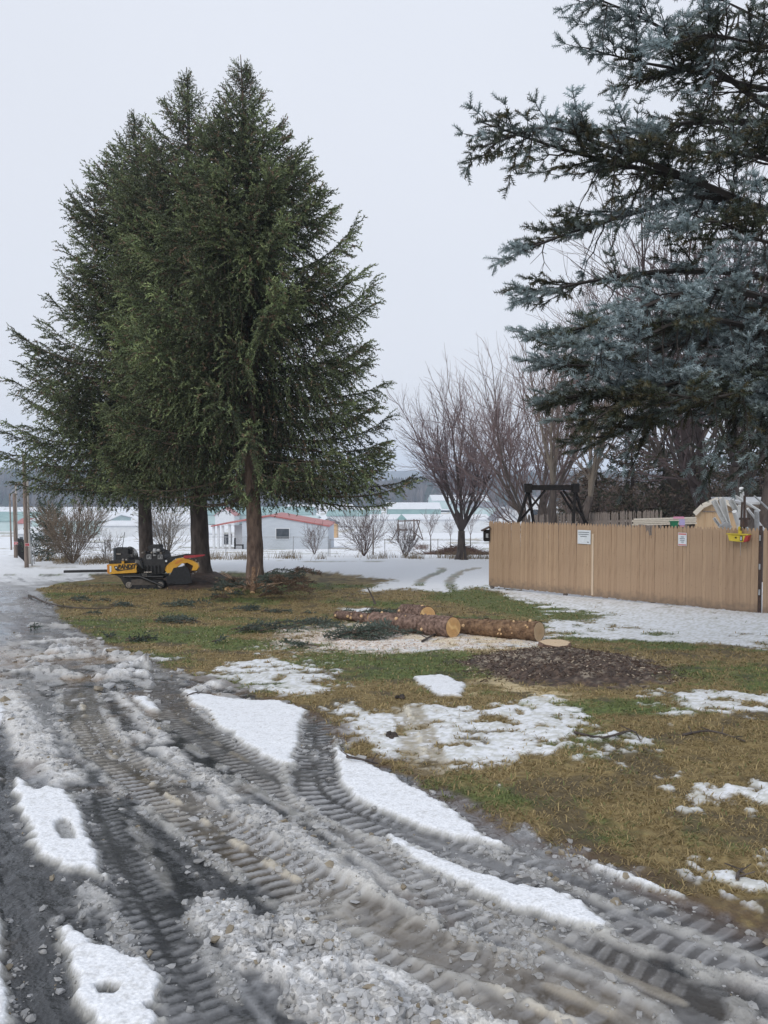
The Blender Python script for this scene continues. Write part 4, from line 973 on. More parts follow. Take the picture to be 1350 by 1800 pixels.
def small_cedar():
    base = G(88, 985); top = np.array(base) + [0, 0, 2.6]; root = thing('cedar_shrub', 'small grey-green evergreen partly behind the big tan shrub', 'shrub', base)
    nv, sv = branch_tree(base, top, .05, .05, lambda f, az: 1.2 * (1 - f) ** .7 + .15, 51, whorl=.22, per=6, blet=.10, spc=.10, colfn=lambda idx, t, tb, f, az, r, p: np.broadcast_to(C(.085, .12, .085), (len(idx), 3)) * (.6 + .8 * r.random((len(idx), 1))), proto=SH_F, ssize=.13, pend=.3)
    o = np.array(base); link('foliage', new_mesh('foliage', nv[0] - o, [nv[1]], col=nv[2]), M['needle'], root); link('branches', new_mesh('branches', sv[0] - o, sv[1], col=np.broadcast_to(C(.08, .06, .05), (len(sv[0]), 3))), M['twig'], root)
small_cedar()
def thicket():
    r = np.random.default_rng(61); n = 9000; y = r.uniform(38, 52, n); x = (r.uniform(1000, 1500, n) - 675) / F * y; z = H0(x, y); S = []
    h = r.uniform(1.5, 5.0, n); az = r.random(n) * 6.28; q = r.uniform(.1, .5, n)
    P0 = np.stack([x, y, z + r.uniform(0, 2.8, n)], -1); P1 = P0 + np.stack([np.cos(az) * q * h, np.sin(az) * q * h, h * .45], -1)
    V, Fs = segs_mesh(P0, P1, np.full(n, .022), np.full(n, .008), 3)
    c = np.repeat(C(.21, .165, .145) * (.5 + r.random((n, 1))), 6, 0)
    tag(link('undergrowth', new_mesh('undergrowth', V, Fs, col=c), M['twig']), label='tangled brown leafless undergrowth of the wood behind the yard', cat='undergrowth', kind='stuff')
thicket()

# ================================================================ brown stockade fence
M['fence'] = mat('fence_paint', (.36, .245, .158), (.415, .288, .188), rough=.7, scale=2.2, detail=8, bump=.5, bscale=22, bdist=.006, stretch=(9, 9, .8))
M['fence2'] = mat('fence_paint_weathered', (.31, .205, .13), (.40, .275, .178), rough=.75, scale=3, detail=8, bump=.6, bscale=22, bdist=.006, stretch=(9, 9, .8))
M['fence3'] = mat('fence_paint_streaked', (.385, .265, .17), (.45, .315, .205), rough=.7, scale=4, detail=8, bump=.5, bscale=22, bdist=.006, stretch=(9, 9, .6))
M['pale_post'] = mat('pale_batten', (.55, .43, .31), (.62, .5, .38), rough=.8, scale=8, stretch=(6, 6, .6), bump=.3)
M['rust'] = mat('rusty_steel', (.035, .025, .022), (.09, .05, .035), rough=.75, scale=18, bump=.3, bscale=50, bdist=.003)
M['black'] = mat('black_metal', (.008, .007, .007), (.018, .015, .014), rough=.7, scale=12, spec=.2)
M['white'] = mat('white_vinyl', (.62, .63, .62), (.74, .75, .75), rough=.5, scale=7, bump=.1)
M['paper'] = mat('white_paper', (.62, .66, .70), (.70, .74, .78), rough=.6, scale=20)
M['ink'] = mat('dark_print', (.10, .12, .15), (.16, .18, .22), rough=.6)
M['redprint'] = mat('red_print', (.50, .10, .10), (.60, .16, .16), rough=.6)
M['yellow'] = mat('yellow_plastic', (.55, .42, .03), (.66, .52, .05), rough=.45, scale=9)
M['red'] = mat('red_plastic', (.38, .03, .03), (.5, .05, .05), rough=.45)
M['green'] = mat('green_plastic', (.01, .16, .08), (.02, .20, .10), rough=.5)
M['pink'] = mat('pink_paper', (.62, .25, .38), (.70, .32, .45), rough=.6)
M['purple'] = mat('lilac_paper', (.42, .38, .66), (.5, .45, .72), rough=.6)
M['galv'] = mat('galvanised_steel', (.30, .31, .32), (.42, .43, .44), rough=.5, metal=.3, scale=12)
M['boards'] = mat('pale_boards', (.55, .50, .42), (.66, .61, .53), rough=.7, scale=6, stretch=(1, 8, 8))
M['greywood'] = mat('weathered_grey_wood', (.16, .13, .115), (.28, .24, .21), rough=.85, scale=6, stretch=(6, 6, .8), bump=.4)
M['poleold'] = mat('old_pole_wood', (.14, .105, .085), (.27, .215, .18), rough=.85, scale=5, stretch=(6, 6, .5), bump=.6, bscale=18, bdist=.01)
M['polepale'] = mat('pale_pole_wood', (.30, .28, .25), (.42, .39, .36), rough=.85, scale=5, stretch=(6, 6, .5), bump=.4)

def splash(m, dark=(.16, .12, .09), h=.22):
    # dried mud and damp splashed up the foot of the pickets
    N = m.node_tree.nodes; L = m.node_tree.links; b = N['Principled BSDF']; src = b.inputs['Base Color'].links[0].from_socket
    tc = N.new('ShaderNodeTexCoord'); sp = N.new('ShaderNodeSeparateXYZ'); L.new(tc.outputs['Object'], sp.inputs[0]); nz = N.new('ShaderNodeTexNoise'); nz.inputs['Scale'].default_value = 9; ge = N.new('ShaderNodeNewGeometry'); L.new(ge.outputs['Position'], nz.inputs['Vector'])
    ad = N.new('ShaderNodeMath'); ad.operation = 'MULTIPLY_ADD'; ad.inputs[1].default_value = -.35; L.new(nz.outputs['Fac'], ad.inputs[0]); L.new(sp.outputs['Z'], ad.inputs[2])
    mr = N.new('ShaderNodeMapRange'); mr.inputs['From Min'].default_value = -.16; mr.inputs['From Max'].default_value = h - .16; mr.inputs['To Min'].default_value = .75; mr.inputs['To Max'].default_value = 0; L.new(ad.outputs[0], mr.inputs['Value'])
    mx = N.new('ShaderNodeMixRGB'); mx.inputs[2].default_value = (*dark, 1); L.new(mr.outputs[0], mx.inputs[0]); L.new(src, mx.inputs[1])
    # knots and weather marks
    kn = N.new('ShaderNodeTexNoise'); kn.inputs['Scale'].default_value = 26; kn.inputs['Detail'].default_value = 2; L.new(ge.outputs['Position'], kn.inputs['Vector']); k2 = N.new('ShaderNodeMapRange'); k2.inputs['From Min'].default_value = .66; k2.inputs['From Max'].default_value = .72; k2.inputs['To Max'].default_value = .45; L.new(kn.outputs['Fac'], k2.inputs['Value'])
    m2 = N.new('ShaderNodeMixRGB'); m2.inputs[2].default_value = (.17, .105, .06, 1); L.new(k2.outputs[0], m2.inputs[0]); L.new(mx.outputs[0], m2.inputs[1]); L.new(m2.outputs[0], b.inputs['Base Color'])
for k_ in ('fence', 'fence2', 'fence3'): splash(M[k_])
FA = np.array(GX(860, 21.6)); FB = np.array(GX(1334, 16.5))
def picket_mesh(h=1.83, w=.0735, t=.018, seed=0):
    r = random.Random(seed); k = h - .075
    o = [(-w / 2, 0), (w / 2, 0), (w / 2 , k), (w * .12, h), (-w * .12, h), (-w / 2, k)]
    m = MB(); # rounded face: outline front, slight crown
    pts = [(x, 0, z) for x, z in o]; m.prism(pts, t, (0, 1, 0)); V = np.vstack(m.V)
    return new_mesh('picket', V, [np.vstack(f) for f in m.F.values()])
import itertools
def fix_normals(me):
    import bmesh
    bm = bmesh.new(); bm.from_mesh(me); bmesh.ops.recalc_face_normals(bm, faces=bm.faces); bm.to_mesh(me); bm.free()
pick = []
for i, mm_ in enumerate((M['fence'], M['fence2'], M['fence3'])):
    me = picket_mesh(1.83, .0735, .018, i); fix_normals(me); me.materials.append(mm_); pick.append(me)

def fence_run(root, A, B, n, zfun, r, missing=()):
    A = np.asarray(A); B = np.asarray(B); d = (B - A)[:2]; L = np.linalg.norm(d); d = d / L; rz = math.atan2(d[1], d[0]); nrm = np.array([d[1], -d[0]])
    for i in range(n):
        if i in missing: continue
        s = (i + .5) / n; q = A[:2] + d * L * s + nrm * r.uniform(-.002, .003); z = zfun(s)
        o = link('picket', pick[r.choice([0, 0, 0, 0, 0, 0, 1, 2])], None, root); o.location = Vector((*q, z + r.uniform(-.012, .012))) - origin(root)
        o.rotation_euler = (r.uniform(-.006, .006), r.uniform(-.005, .005), rz + r.uniform(-.012, .012)); o.scale = (L / n / .0735 * r.uniform(.972, .996), 1, 1)
        if n == 96 and i in (62, 63, 66): o.scale[2] = {62: .93, 63: .86, 66: .97}[i]
    return d, nrm, rz
def board_between(A, B, w, t, mat_, name, root, zoff=0):
    A = np.asarray(A, float); B = np.asarray(B, float); c = (A + B) / 2; L = np.linalg.norm(B - A); m = MB()
    m.box(c, (L, t, w), rz=math.atan2(B[1] - A[1], B[0] - A[0]), ry=-math.asin((B[2] - A[2]) / L)); return m.build(name, mat_, root)

def build_fence():
    r = random.Random(5)
    root = thing('stockade_fence', 'long tan painted stockade fence of pointed pickets with two paper notices on it', 'fence', FA)
    zA, zB = P(860, 1031, FA[1])[2] + .02, P(1334, 1079, FB[1])[2] + .02
    zf = lambda s: zA + (zB - zA) * s - .10 * math.sin(math.pi * s) * 0
    d, nrm, rz = fence_run(root, FA, FB, 96, zf, r)
    back = -nrm   # pickets are nailed on the near side of the rails
    for h in (.22, .92, 1.55):
        for k in range(3):
            a, b = k / 3 + .001, (k + 1) / 3 - .001; q0 = FA[:2] + (FB - FA)[:2] * a - nrm * .045; q1 = FA[:2] + (FB - FA)[:2] * b - nrm * .045
            board_between((*q0, zf(a) + h), (*q1, zf(b) + h), .07, .035, M['fence2'], 'rail', root)
    for k in range(4):
        q = FA[:2] + (FB - FA)[:2] * (k / 3 if 0 < k < 3 else (.004 if k == 0 else .996)) - nrm * .12; m = MB(); m.box((*q, zf(k / 3) + .80), (.09, .09, 1.75), rz=rz); m.build('post', M['greywood'], root)
    # pale vertical batten below the white notice
    s = (1038 - 860) / 474; s = .42; 
    def at(px):   # parameter along the fence seen at a pixel column
        u = (px - 675) / F; a = FA[:2]; e = (FB - FA)[:2]; return (u * a[1] - a[0]) / (e[0] - u * e[1])
    s = at(1043); q = FA[:2] + (FB - FA)[:2] * s + nrm * .012; m = MB(); m.box((*q, zf(s) + .80), (.055, .016, 1.55), rz=rz); m.build('batten', M['pale_post'], root)
    s = .9985; q = FA[:2] + (FB - FA)[:2] * s
    root2 = thing('fence_post', 'dark rusty steel post in the gap at the right end of the stockade fence', 'post', (*q, zB)); qq = q + (FB - FA)[:2] / np.linalg.norm((FB - FA)[:2]) * .05 - nrm * .03
    m = MB(); m.box((*qq, zB + .93), (.055, .05, 1.9), rz=rz); m.build('upright', M['rust'], root2)
    for h in (.45, 1.0, 1.62):
        m = MB(); m.box((*(qq + nrm * .04), zB + h), (.03, .03, .12), rz=rz); m.build('hinge', M['galv'], root2)
    # next panel beyond the post
    C2 = FB[:2] + (FB - FA)[:2] / np.linalg.norm((FB - FA)[:2]) * .10; D2_ = C2 + (FB - FA)[:2] / np.linalg.norm((FB - FA)[:2]) * 2.44
    root3 = thing('stockade_fence', 'next tan fence panel, cut off by the right edge, past the rusty post', 'fence', (*C2, zB)); zf3 = lambda s: zB - .0 * s
    fence_run(root3, (*C2, 0), (*D2_, 0), 32, zf3, r)
    for h in (.22, .92, 1.55): board_between((*(C2 - nrm * .045), zB + h), (*(D2_ - nrm * .045), zB + h), .07, .035, M['fence2'], 'rail', root3)
    # notices
    def notice(px, py, w, h, name, label, redtop=False):
        s = at(px); q = FA[:2] + (FB - FA)[:2] * s + nrm * .022; dep = q[1]; z = P(px, py, dep)[2]; rt = thing(name, label, 'sign', (*q, z))
        m = MB(); m.box((*q, z), (w, .006, h), rz=rz); m.build('sheet', M['paper'], rt)
        dd = (FB - FA)[:2] / np.linalg.norm((FB - FA)[:2]); f = q + nrm * .005
        def bar(dx, dz, bw, bh, mt, nm):
            m = MB(); m.box((*(f + dd * dx), z + dz), (bw, .003, bh), rz=rz); m.build(nm, mt, rt)
        if redtop:
            bar(0, h * .40, w * .9, h * .10, M['redprint'], 'red_band'); bar(0, -h * .42, w * .9, h * .08, M['redprint'], 'red_band')
            for k, ww in enumerate((.35, .6, .5, .3)): bar(0, h * (.18 - .13 * k), w * ww, h * .05, M['ink'], 'print_line')
        else:
            for k, ww in enumerate((.82, .78, .5)): bar(-w * .03, h * (.34 - .15 * k), w * ww, h * .045, M['ink'], 'print_line')
            bar(w * .3, -h * .36, w * .12, h * .06, M['ink'], 'print_line')
    notice(1028, 944, .37, .35, 'notice_sign', 'white paper notice with small dark print stapled to the left half of the fence')
    notice(1201, 948, .20, .30, 'notice_sign', 'small white warning notice with red bands on the right half of the fence', True)
    # small black mailbox-like box on the left end
    q = FA[:2] - (FB - FA)[:2] / 7.2 * .03; z = P(858, 940, 21.6)[2]; rt = thing('bird_box', 'small black box hung on the left end of the fence', 'box', (*q, z))
    m = MB(); m.box((q[0] - .05, q[1] - .02, z - .02), (.17, .20, .32), bev=.02); m.build('case', M['black'], rt)
    m = MB(); m.box((q[0] - .08, q[1] - .03, z + .17), (.26, .28, .03), ry=-.45); m.build('roof', M['rust'], rt)
    m = MB(); m.box((q[0] - .05, q[1] - .125, z - .02), (.07, .01, .12)); m.build('plate', M['galv'], rt)
    # yellow and red float-like case hung over the pickets
    s = at(1303); q = FA[:2] + (FB - FA)[:2] * s + nrm * .13; dd = (FB - FA)[:2] / np.linalg.norm((FB - FA)[:2]); z = P(1303, 945, q[1])[2]
    rt = thing('hanging_lamp', 'yellow plastic lamp case with a red end hanging on the fence near the rusty post', 'lamp', (*q, z))
    def at3(a, b, h): return np.array([*(q + dd * a + nrm * b), z + h])
    m = MB(); m.prism([at3(-.20, -.07, .06), at3(-.17, -.07, -.07), at3(.12, -.07, -.09), at3(.17, -.07, .05)], .14, (*nrm, 0)); m.build('case', M['yellow'], rt)
    m = MB(); m.prism([at3(.122, -.075, -.092), at3(.20, -.075, -.07), at3(.24, -.075, .065), at3(.174, -.075, .052)], .15, (*nrm, 0)); m.build('red_end', M['red'], rt)
    m = MB(); m.box(at3(0, 0, .075), (.47, .17, .02), rz=rz); m.build('rim', M['yellow'], rt)
    m = MB(); m.box(at3(.02, -.03, .16), (.07, .05, .16), rz=rz, bev=.01); m.build('handle', M['yellow'], rt)
    m = MB(); m.box(at3(.085, .075, -.01), (.05, .012, .11), rz=rz); m.build('switch_plate', M['black'], rt); m = MB(); m.box(at3(.085, .083, -.01), (.022, .008, .08), rz=rz); m.build('lettering', M['paper'], rt)
    m = MB(); m.box(at3(-.03, .075, .0), (.03, .02, .03), rz=rz); m.build('knob', M['black'], rt)
    m = MB(); m.box(at3(.05, -.02, .46), (.035, .03, .62), rz=rz, ry=.03); m.build('hook_bar', M['rust'], rt)
build_fence()

# ---------------------------------------------------------------- things seen over the fence
def pbox(px, py, depth, w, h, t=None, rot=0, **k):
    c = P(px, py, depth); m = MB(); m.box(c, (w, t or w, h), ry=rot, bev=k.get('bev', 0), rz=k.get('rz', 0)); return m
def bar_px(m, a, b, depth, w, t=None, d2=None):
    A = P(*a, depth); B = P(*b, d2 or depth); L = np.linalg.norm(B - A); v = (B - A) / L; t = t or w
    m.add(*tube([A, B], w / 2 * 1.2, 4)); return m

def over_fence():
    d = 23.5
    rt = thing('hoist_frame', 'black steel A-frame hoist with a crossbeam standing behind the fence', 'frame', (*P(970, 1040, d)[:2], P(970, 1040, d)[2]))
    m = MB(); a = P(930, 857, d); b = P(1012, 857, d); m.box((a + b) / 2, (np.linalg.norm(b - a), .14, .16), bev=.01); m.build('crossbeam', M['black'], rt)
    for px in (928, 1011):
        m = MB(); m.box(P(px, 858, d) - [0, .02, 0], (.22, .22, .28), bev=.015); m.build('bracket', M['black'], rt)
    for (x0, x1, dy) in ((928, 903, -.5), (929, 944, .6), (1011, 1004, -.5), (1011, 1038, .6)):
        A = P(x0, 862, d); B = P(x1, 862, d); B = B + (0, dy, -2.9) + (B - A) * 1.2; m = MB(); m.add(*tube([A, B], .050, 6)); m.build('leg', M['black'], rt)
    for (p0, p1) in (((958, 862), (906, 925)), ((990, 862), (1036, 925)), ((985, 864), (1010, 905))):
        m = MB(); bar_px(m, p0, p1, d, .06); m.build('brace', M['black'], rt)
    # weathered picket fence farther back
    r = random.Random(9); rt = thing('picket_fence', 'old grey weathered picket fence farther back behind the tan fence', 'fence', P(1050, 930, 28)); pv = None
    A = P(925, 905, 30); B = P(1160, 896, 26); n = 82; me = picket_mesh(1.7, .07, .018); fix_normals(me); me.materials.append(M['greywood'])
    for i in range(n):
        s = i / (n - 1); q = A + (B - A) * s; o = link('picket', me, None, rt); o.location = Vector(q - [0, 0, 1.7 + r.uniform(-.02, .03)]) - origin(rt); o.rotation_euler = (0, r.uniform(-.03, .03), math.atan2(B[1] - A[1], B[0] - A[0])); o.scale = (.85, 1, 1)
    for h in (.35, 1.3): board_between(A - [0, -.03, h], B - [0, -.03, h], .08, .04, M['greywood'], 'rail', rt)
    # stack of long pale boards with coloured tags
    d = 20.2; c0 = P(1115, 912, d); c1 = P(1224, 909, d - .5)
    rt = thing('board_stack', 'stack of long off-white boards lying level just above the fence top', 'boards', (c0 + c1) / 2 - [0, 0, 1.0])
    for k in range(4):
        for j in range(2):
            z = -.02 - .045 * k; off = np.array([.03 * math.sin(k * 3 + j), .13 * j, z]); board_between(c0 + off, c1 + off, .036, .12, M['boards'], 'board', rt)
    for px in (1135, 1205):
        m = MB(); q = P(px, 930, d - .6); m.box(q + [0, .2, -.55], (.09, .4, 1.3)); m.build('trestle', M['greywood'], rt)
    rt = thing('cup', 'dark green plastic trough hooked over the fence pickets beside the pink tag', 'container', P(1186, 920, 18.0))
    q = P(1186, 921, 18.1); m = MB(); m.prism([q + [-.09, 0, .055], q + [.09, 0, .055], q + [.06, 0, -.07], q + [-.06, 0, -.07]], .09, (0, 1, 0)); m.build('body', M['green'], rt); m = MB(); m.box(q + [0, .045, .062], (.20, .12, .015)); m.build('rim', M['green'], rt)
    rt = thing('tag', 'pink and lilac paper tag draped over the pale board stack', 'tag', P(1196, 915, 18.3))
    m = MB(); m.box(P(1193, 910, 18.5), (.26, .02, .05)); m.build('pink_strip', M['pink'], rt); m = MB(); m.box(P(1199, 918, 18.4), (.13, .02, .14)); m.build('lilac_strip', M['purple'], rt); m = MB(); m.box(P(1199, 925, 18.38), (.10, .02, .03)); m.build('pink_strip', M['pink'], rt)
    # gambrel shed
    SA = (.40, .917, 0)
    d = 23.0; S = lambda x, y, dd=d: P(x, y, dd); rt = thing('garden_shed', 'tan gambrel roofed garden shed with pale trim behind the pale boards', 'shed', P(1255, 1000, d))
    out = [(1222, 945), (1222, 904), (1236, 890), (1263, 878), (1290, 890), (1304, 904), (1304, 945)]
    mt = mat('shed_siding', (.42, .29, .17), (.52, .37, .23), rough=.8, scale=3, stretch=(12, 12, .6), bump=.3)
    m = MB(); base = P(1222, 945, d)[2] - 1.5; pts = [S(*p) for p in out]; pts[0][2] = base; pts[-1][2] = base; m.prism(pts, 1.6, SA); m.build('wall', mt, rt)
    rf = mat('shed_roof', (.20, .18, .17), (.27, .25, .24), rough=.8)
    for i in range(1, 5):
        a, b = S(*out[i]), S(*out[i + 1]); v = b - a; nn = np.array([-v[2], 0, v[0]]); nn /= np.linalg.norm(nn); m = MB(); m.prism([a - np.array(SA) * .10, b - np.array(SA) * .10, b - np.array(SA) * .10 + nn * .04, a - np.array(SA) * .10 + nn * .04], 1.9, SA); m.build('roof', rf, rt)
        m = MB(); m.prism([a - np.array(SA) * .12 - nn * .05, b - np.array(SA) * .12 - nn * .05, b - np.array(SA) * .12 + nn * .09, a - np.array(SA) * .12 + nn * .09], .05, tuple(-np.array(SA))); m.build('trim', M['boards'], rt)
    m = MB(); m.box((S(1235, 899) + S(1290, 899)) / 2 - [0, .02, 0], (.95, .03, .03)); m.build('batten', M['greywood'], rt)
    for px in (1240, 1254, 1268): m = MB(); m.box(S(px, 918) - [0, .012, .3], (.02, .02, 1.3)); m.build('groove_strip', mt, rt)
    # low roof with snow and timber behind
    rt = thing('snowy_shed', 'low open shed with a snow covered roof behind the scrap gutters', 'shed', P(1330, 1000, 24)); A = P(1296, 878, 25); B = P(1420, 880, 24)
    m = MB(); c = (A + B) / 2; m.box(c + [0, 1.0, -.03], (np.linalg.norm(B - A), 2.4, .07), rx=.06); m.build('snow', mat('roof_snow', (.66, .68, .71), (.72, .74, .77), rough=.8, bump=.3, bscale=5), rt)
    m = MB(); m.box(c + [0, 1.0, -.13], (np.linalg.norm(B - A) + .05, 2.45, .10), rx=.06); m.build('roof', M['greywood'], rt)
    m = MB(); m.box(c + [0, 2.0, -1.3], (np.linalg.norm(B - A) - .1, .1, 2.3)); m.build('wall', M['greywood'], rt)
    for k in (-.9, .4, 1.2): m = MB(); m.box(c + [k, -.1, -1.3], (.1, .1, 2.3)); m.build('post', M['greywood'], rt)
    # scrap gutters and pipes leaning in a bundle, each a thing
    d = 18.3
    def pipe(a, b, w, label, dd=0, kind='gutter', mt='white'):
        A = P(*a, d + dd); B = P(*b, d + dd + .15); v = (B - A) / np.linalg.norm(B - A); B2 = B + v * .7
        rt = thing('scrap_' + kind, label, kind, B2, 'white scrap gutters and pipes leaning behind the fence')
        m = MB()
        if kind == 'pipe': m.add(*tube([A, (A + B2) / 2, B2], w, 10)); m.build('tube', M[mt], rt, smooth=False)
        else:
            L = np.linalg.norm(B2 - A); s = np.cross(v, [0, 1., 0]); s /= np.linalg.norm(s); f = np.array([0, -1., 0])
            for (o1, o2, th) in ((-w, 0, .008), (w, 0, .008)): m.prism([A + s * o1, A + s * (o1 + .008), B2 + s * (o1 + .008), B2 + s * o1], w * 1.3, tuple(f))
            m.prism([A - s * w, A + s * (w + .008), B2 + s * (w + .008), B2 - s * w], .008, tuple(-f)); m.build('channel', M[mt], rt)
            m = MB(); m.prism([A + s * (w - .004) + f * w * 1.3, A + s * (w + .02) + f * w * 1.3, B2 + s * (w + .02) + f * w * 1.3, B2 + s * (w - .004) + f * w * 1.3], .02, tuple(f)); m.build('lip', M[mt], rt)
    pipe((1253, 880), (1274, 922), .045, 'leftmost white gutter, leaning to the left in front of the tan shed')
    pipe((1267, 876), (1276, 918), .050, 'upright white gutter in front of the shed peak, second from the left', .15)
    pipe((1283, 880), (1296, 905), .045, 'short grey-edged gutter leaning left beside the shed roof', .3)
    pipe((1254, 911), (1262, 922), .020, 'short thin white strip poking up just above the pickets', -.05)
    pipe((1302, 888), (1300, 928), .060, 'thick upright white pipe under the broken funnel', .1, 'pipe')
    pipe((1303, 858), (1305, 876), .050, 'white funnel-like pipe end, the highest piece of the bundle', -.05, 'pipe')
    pipe((1293, 872), (1306, 880), .03, 'small white pipe elbow beside the highest pipe end', -.1, 'pipe')
    pipe((1291, 899), (1296, 915), .055, 'short stubby white pipe left of the thick upright one', .05, 'pipe')
    pipe((1314, 894), (1325, 908), .03, 'thin white pipe slanting down right of the dark upright post', .1, 'pipe')
    pipe((1330, 898), (1331, 930), .055, 'grey translucent pipe standing next to the rusty post', 0, 'pipe', 'galv')
    pipe((1326, 872), (1360, 903), .022, 'long thin grey pole slanting up at the right edge', .2, 'pipe', 'galv')
    rt = thing('iron_post', 'rusty black iron post with a crosspiece among the white gutters', 'post', P(1309, 930, 17.6)); m = MB(); m.add(*tube([P(1309, 871, 17.6), P(1308, 940, 17.6), P(1308, 1000, 17.6)], .028, 6)); m.build('upright', M['rust'], rt)
    m = MB(); m.box(P(1309, 912, 17.55), (.24, .05, .05)); m.box(P(1308, 920, 17.55), (.12, .09, .16)); m.build('crosspiece', M['rust'], rt)
    rt = thing('roof_piece', 'small grey gable shaped scrap sheet at the foot of the gutters', 'sheet', P(1277, 925, 18)); m = MB(); m.prism([P(1266, 926, 18.1), P(1277, 917, 18.1), P(1288, 926, 18.1), P(1277, 930, 18.1)], .12, (0, 1, 0)); m.build('sheet', M['galv'], rt)
over_fence()

# ================================================================ logs, stump, boughs
M['logbark'] = mat('log_bark', (.10, .06, .046), (.29, .195, .155), rough=.9, scale=16, detail=9, bump=1.0, bscale=22, bdist=.03, stretch=(1, 1, 1))
M['logbark2'] = mat('log_bark_brown', (.11, .062, .036), (.27, .17, .10), rough=.9, scale=14, detail=9, bump=1.0, bscale=20, bdist=.03)
def ring_mat(name, c1, c2):
    m = bpy.data.materials.new(name); m.use_nodes = True; N = m.node_tree.nodes; L = m.node_tree.links; b = N['Principled BSDF']; b.inputs['Roughness'].default_value = .75
    at = N.new('ShaderNodeAttribute'); at.attribute_name = 'tint'; nz = N.new('ShaderNodeTexNoise'); nz.inputs['Scale'].default_value = 30; tc = N.new('ShaderNodeTexCoord'); L.new(tc.outputs['Object'], nz.inputs['Vector'])
    mr = N.new('ShaderNodeMapRange'); mr.inputs['To Min'].default_value = .75; mr.inputs['To Max'].default_value = 1.2; L.new(nz.outputs['Fac'], mr.inputs['Value'])
    v = N.new('ShaderNodeVectorMath'); v.operation = 'SCALE'; L.new(at.outputs['Color'], v.inputs[0]); L.new(mr.outputs[0], v.inputs['Scale']); L.new(v.outputs[0], b.inputs['Base Color']); return m
M['rings'] = ring_mat('growth_rings', None, None)
def log(A, B, r0, r1, seed, name, label, mt, knots=0, orange=True, group=None, sag=0.0, stubs=0):
    A = np.asarray(A, float); B = np.asarray(B, float); n = 70; sd = 36; t = np.linspace(0, 1, n)[:, None]; p = A + (B - A) * t; p[:, 2] += sag * np.sin(t[:, 0] * 3.1)
    rad = (r0 + (r1 - r0) * t[:, 0]); V, Fs = tube(p, rad, sd, False); th = np.tile(np.arange(sd), n) / sd * 2 * np.pi; L = np.linalg.norm(B - A); s = np.repeat(t[:, 0] * L, sd)
    ctr = np.repeat(p, sd, 0); k = 1 + .13 * (fbm(s * 9 + seed, np.cos(th) * 2.3 + 7, seed, 4) - .5) + .16 * (fbm(s * 14 + seed, np.sin(th) * 4 + 3 + np.cos(th) * 2, seed + 5, 3) - .5) + .05 * (fbm(s * 45, th * 9, seed + 9, 2) - .5)
    V = ctr + (V - ctr) * k[:, None]; root = thing(name, label, 'log', (A + B) / 2 - [0, 0, max(r0, r1)], group)
    o = MB().add(V, Fs).build('bark', mt, root, smooth=True)
    m2 = 900; rq = np.random.default_rng(seed + 50); js = rq.integers(0, (n - 1) * sd, m2); pp = V[js]; nn_ = pp - ctr[js]; nn_ /= np.linalg.norm(nn_, axis=1)[:, None]; fv = np.array([(-1, -.6, 0), (1, -.7, 0), (.8, .7, .3), (-.9, .6, .25)]) * .5; fz = rq.uniform(.015, .042, m2); Bm = basis(nn_ + rq.normal(size=(m2, 3)) * .25, rq.random(m2) * 6.28, fz)
    nvv = scatter_mesh(fv, np.array([[0, 1, 2, 3]]), Bm, pp + nn_ * .003, np.ones((m2, 3))); MB().add(nvv[0], [nvv[1]]).build('bark_flakes', mt, root)
    # end faces with growth rings
    ax = (B - A) / L; rr = np.random.default_rng(seed)
    for e, (c, ring, sg, rd) in enumerate(((p[0], V[:sd], -1, r0), (p[-1], V[-sd:], 1, r1))):
        K = 14; Vs = [c + (ring - c) * (q / K) * (.97 if q == K else 1) + ax * sg * (.004 * (1 - (q / K)) ) for q in range(1, K + 1)]; Vv = np.vstack([c[None] + ax * sg * .005] + Vs)
        Fq = []; Ft = [[0, 1 + (j + 1) % sd, 1 + j] for j in range(sd)]
        for q in range(K - 1):
            for j in range(sd): a = 1 + q * sd + j; b2 = 1 + q * sd + (j + 1) % sd; Fq.append([a, b2, b2 + sd, a + sd])
        cols = []; 
        for q in range(K + 1):
            f = q / K; base = (C(.60, .33, .12) if orange else C(.52, .35, .20)) * (1 - f) + (C(.66, .42, .20) if orange else C(.60, .44, .28)) * f
            if q % 2: base = base * .86
            if q == K: base = C(.16, .09, .05)
            cols += [base] * (1 if q == 0 else sd)
        cols = np.array(cols)
        if orange:
            w = Vv - c; side = np.cross(ax, [0, 0, 1.]); hx = w @ side / rd; hz = w[:, 2] / rd; band = ss(.2, .05, np.abs(hz * .8 - hx * sg * .5 + .12 * np.sin(hx * 6))); cols = cols * (1 - .6 * band[:, None]) + C(.85, .62, .30) * .6 * band[:, None]
        MB().add(Vv, [Fq, Ft], cols).build('cut_face', M['rings'], root, usecol=True)
    nk = 0
    while nk < knots:
        s_ = rr.uniform(.05, .95); a = rr.uniform(0, 6.28); c = A + (B - A) * s_; rd = r0 + (r1 - r0) * s_
        s1 = np.cross(ax, [0, 0, 1.]); s1 /= np.linalg.norm(s1); s2 = np.cross(s1, ax); d = s1 * math.cos(a) + s2 * math.sin(a)
        if d[1] > .35 or d[2] < -.5 or rr.random() < .2: continue
        nk += 1; m = MB(); q = rr.uniform(.006, .024); m.add(*tube([c + d * rd * .8, c + d * (rd + .015), c + d * (rd + .022) + ax * .006], [q * 1.6, q * 1.25, q * rr.uniform(.5, 1)], 9)); m.build('branch_stub', M['wood'] if rr.random() < .75 else mt, root)
    return root
def on_ground(px, py, up): g = G(px, py); return np.array([g[0], g[1], g[2]]) 
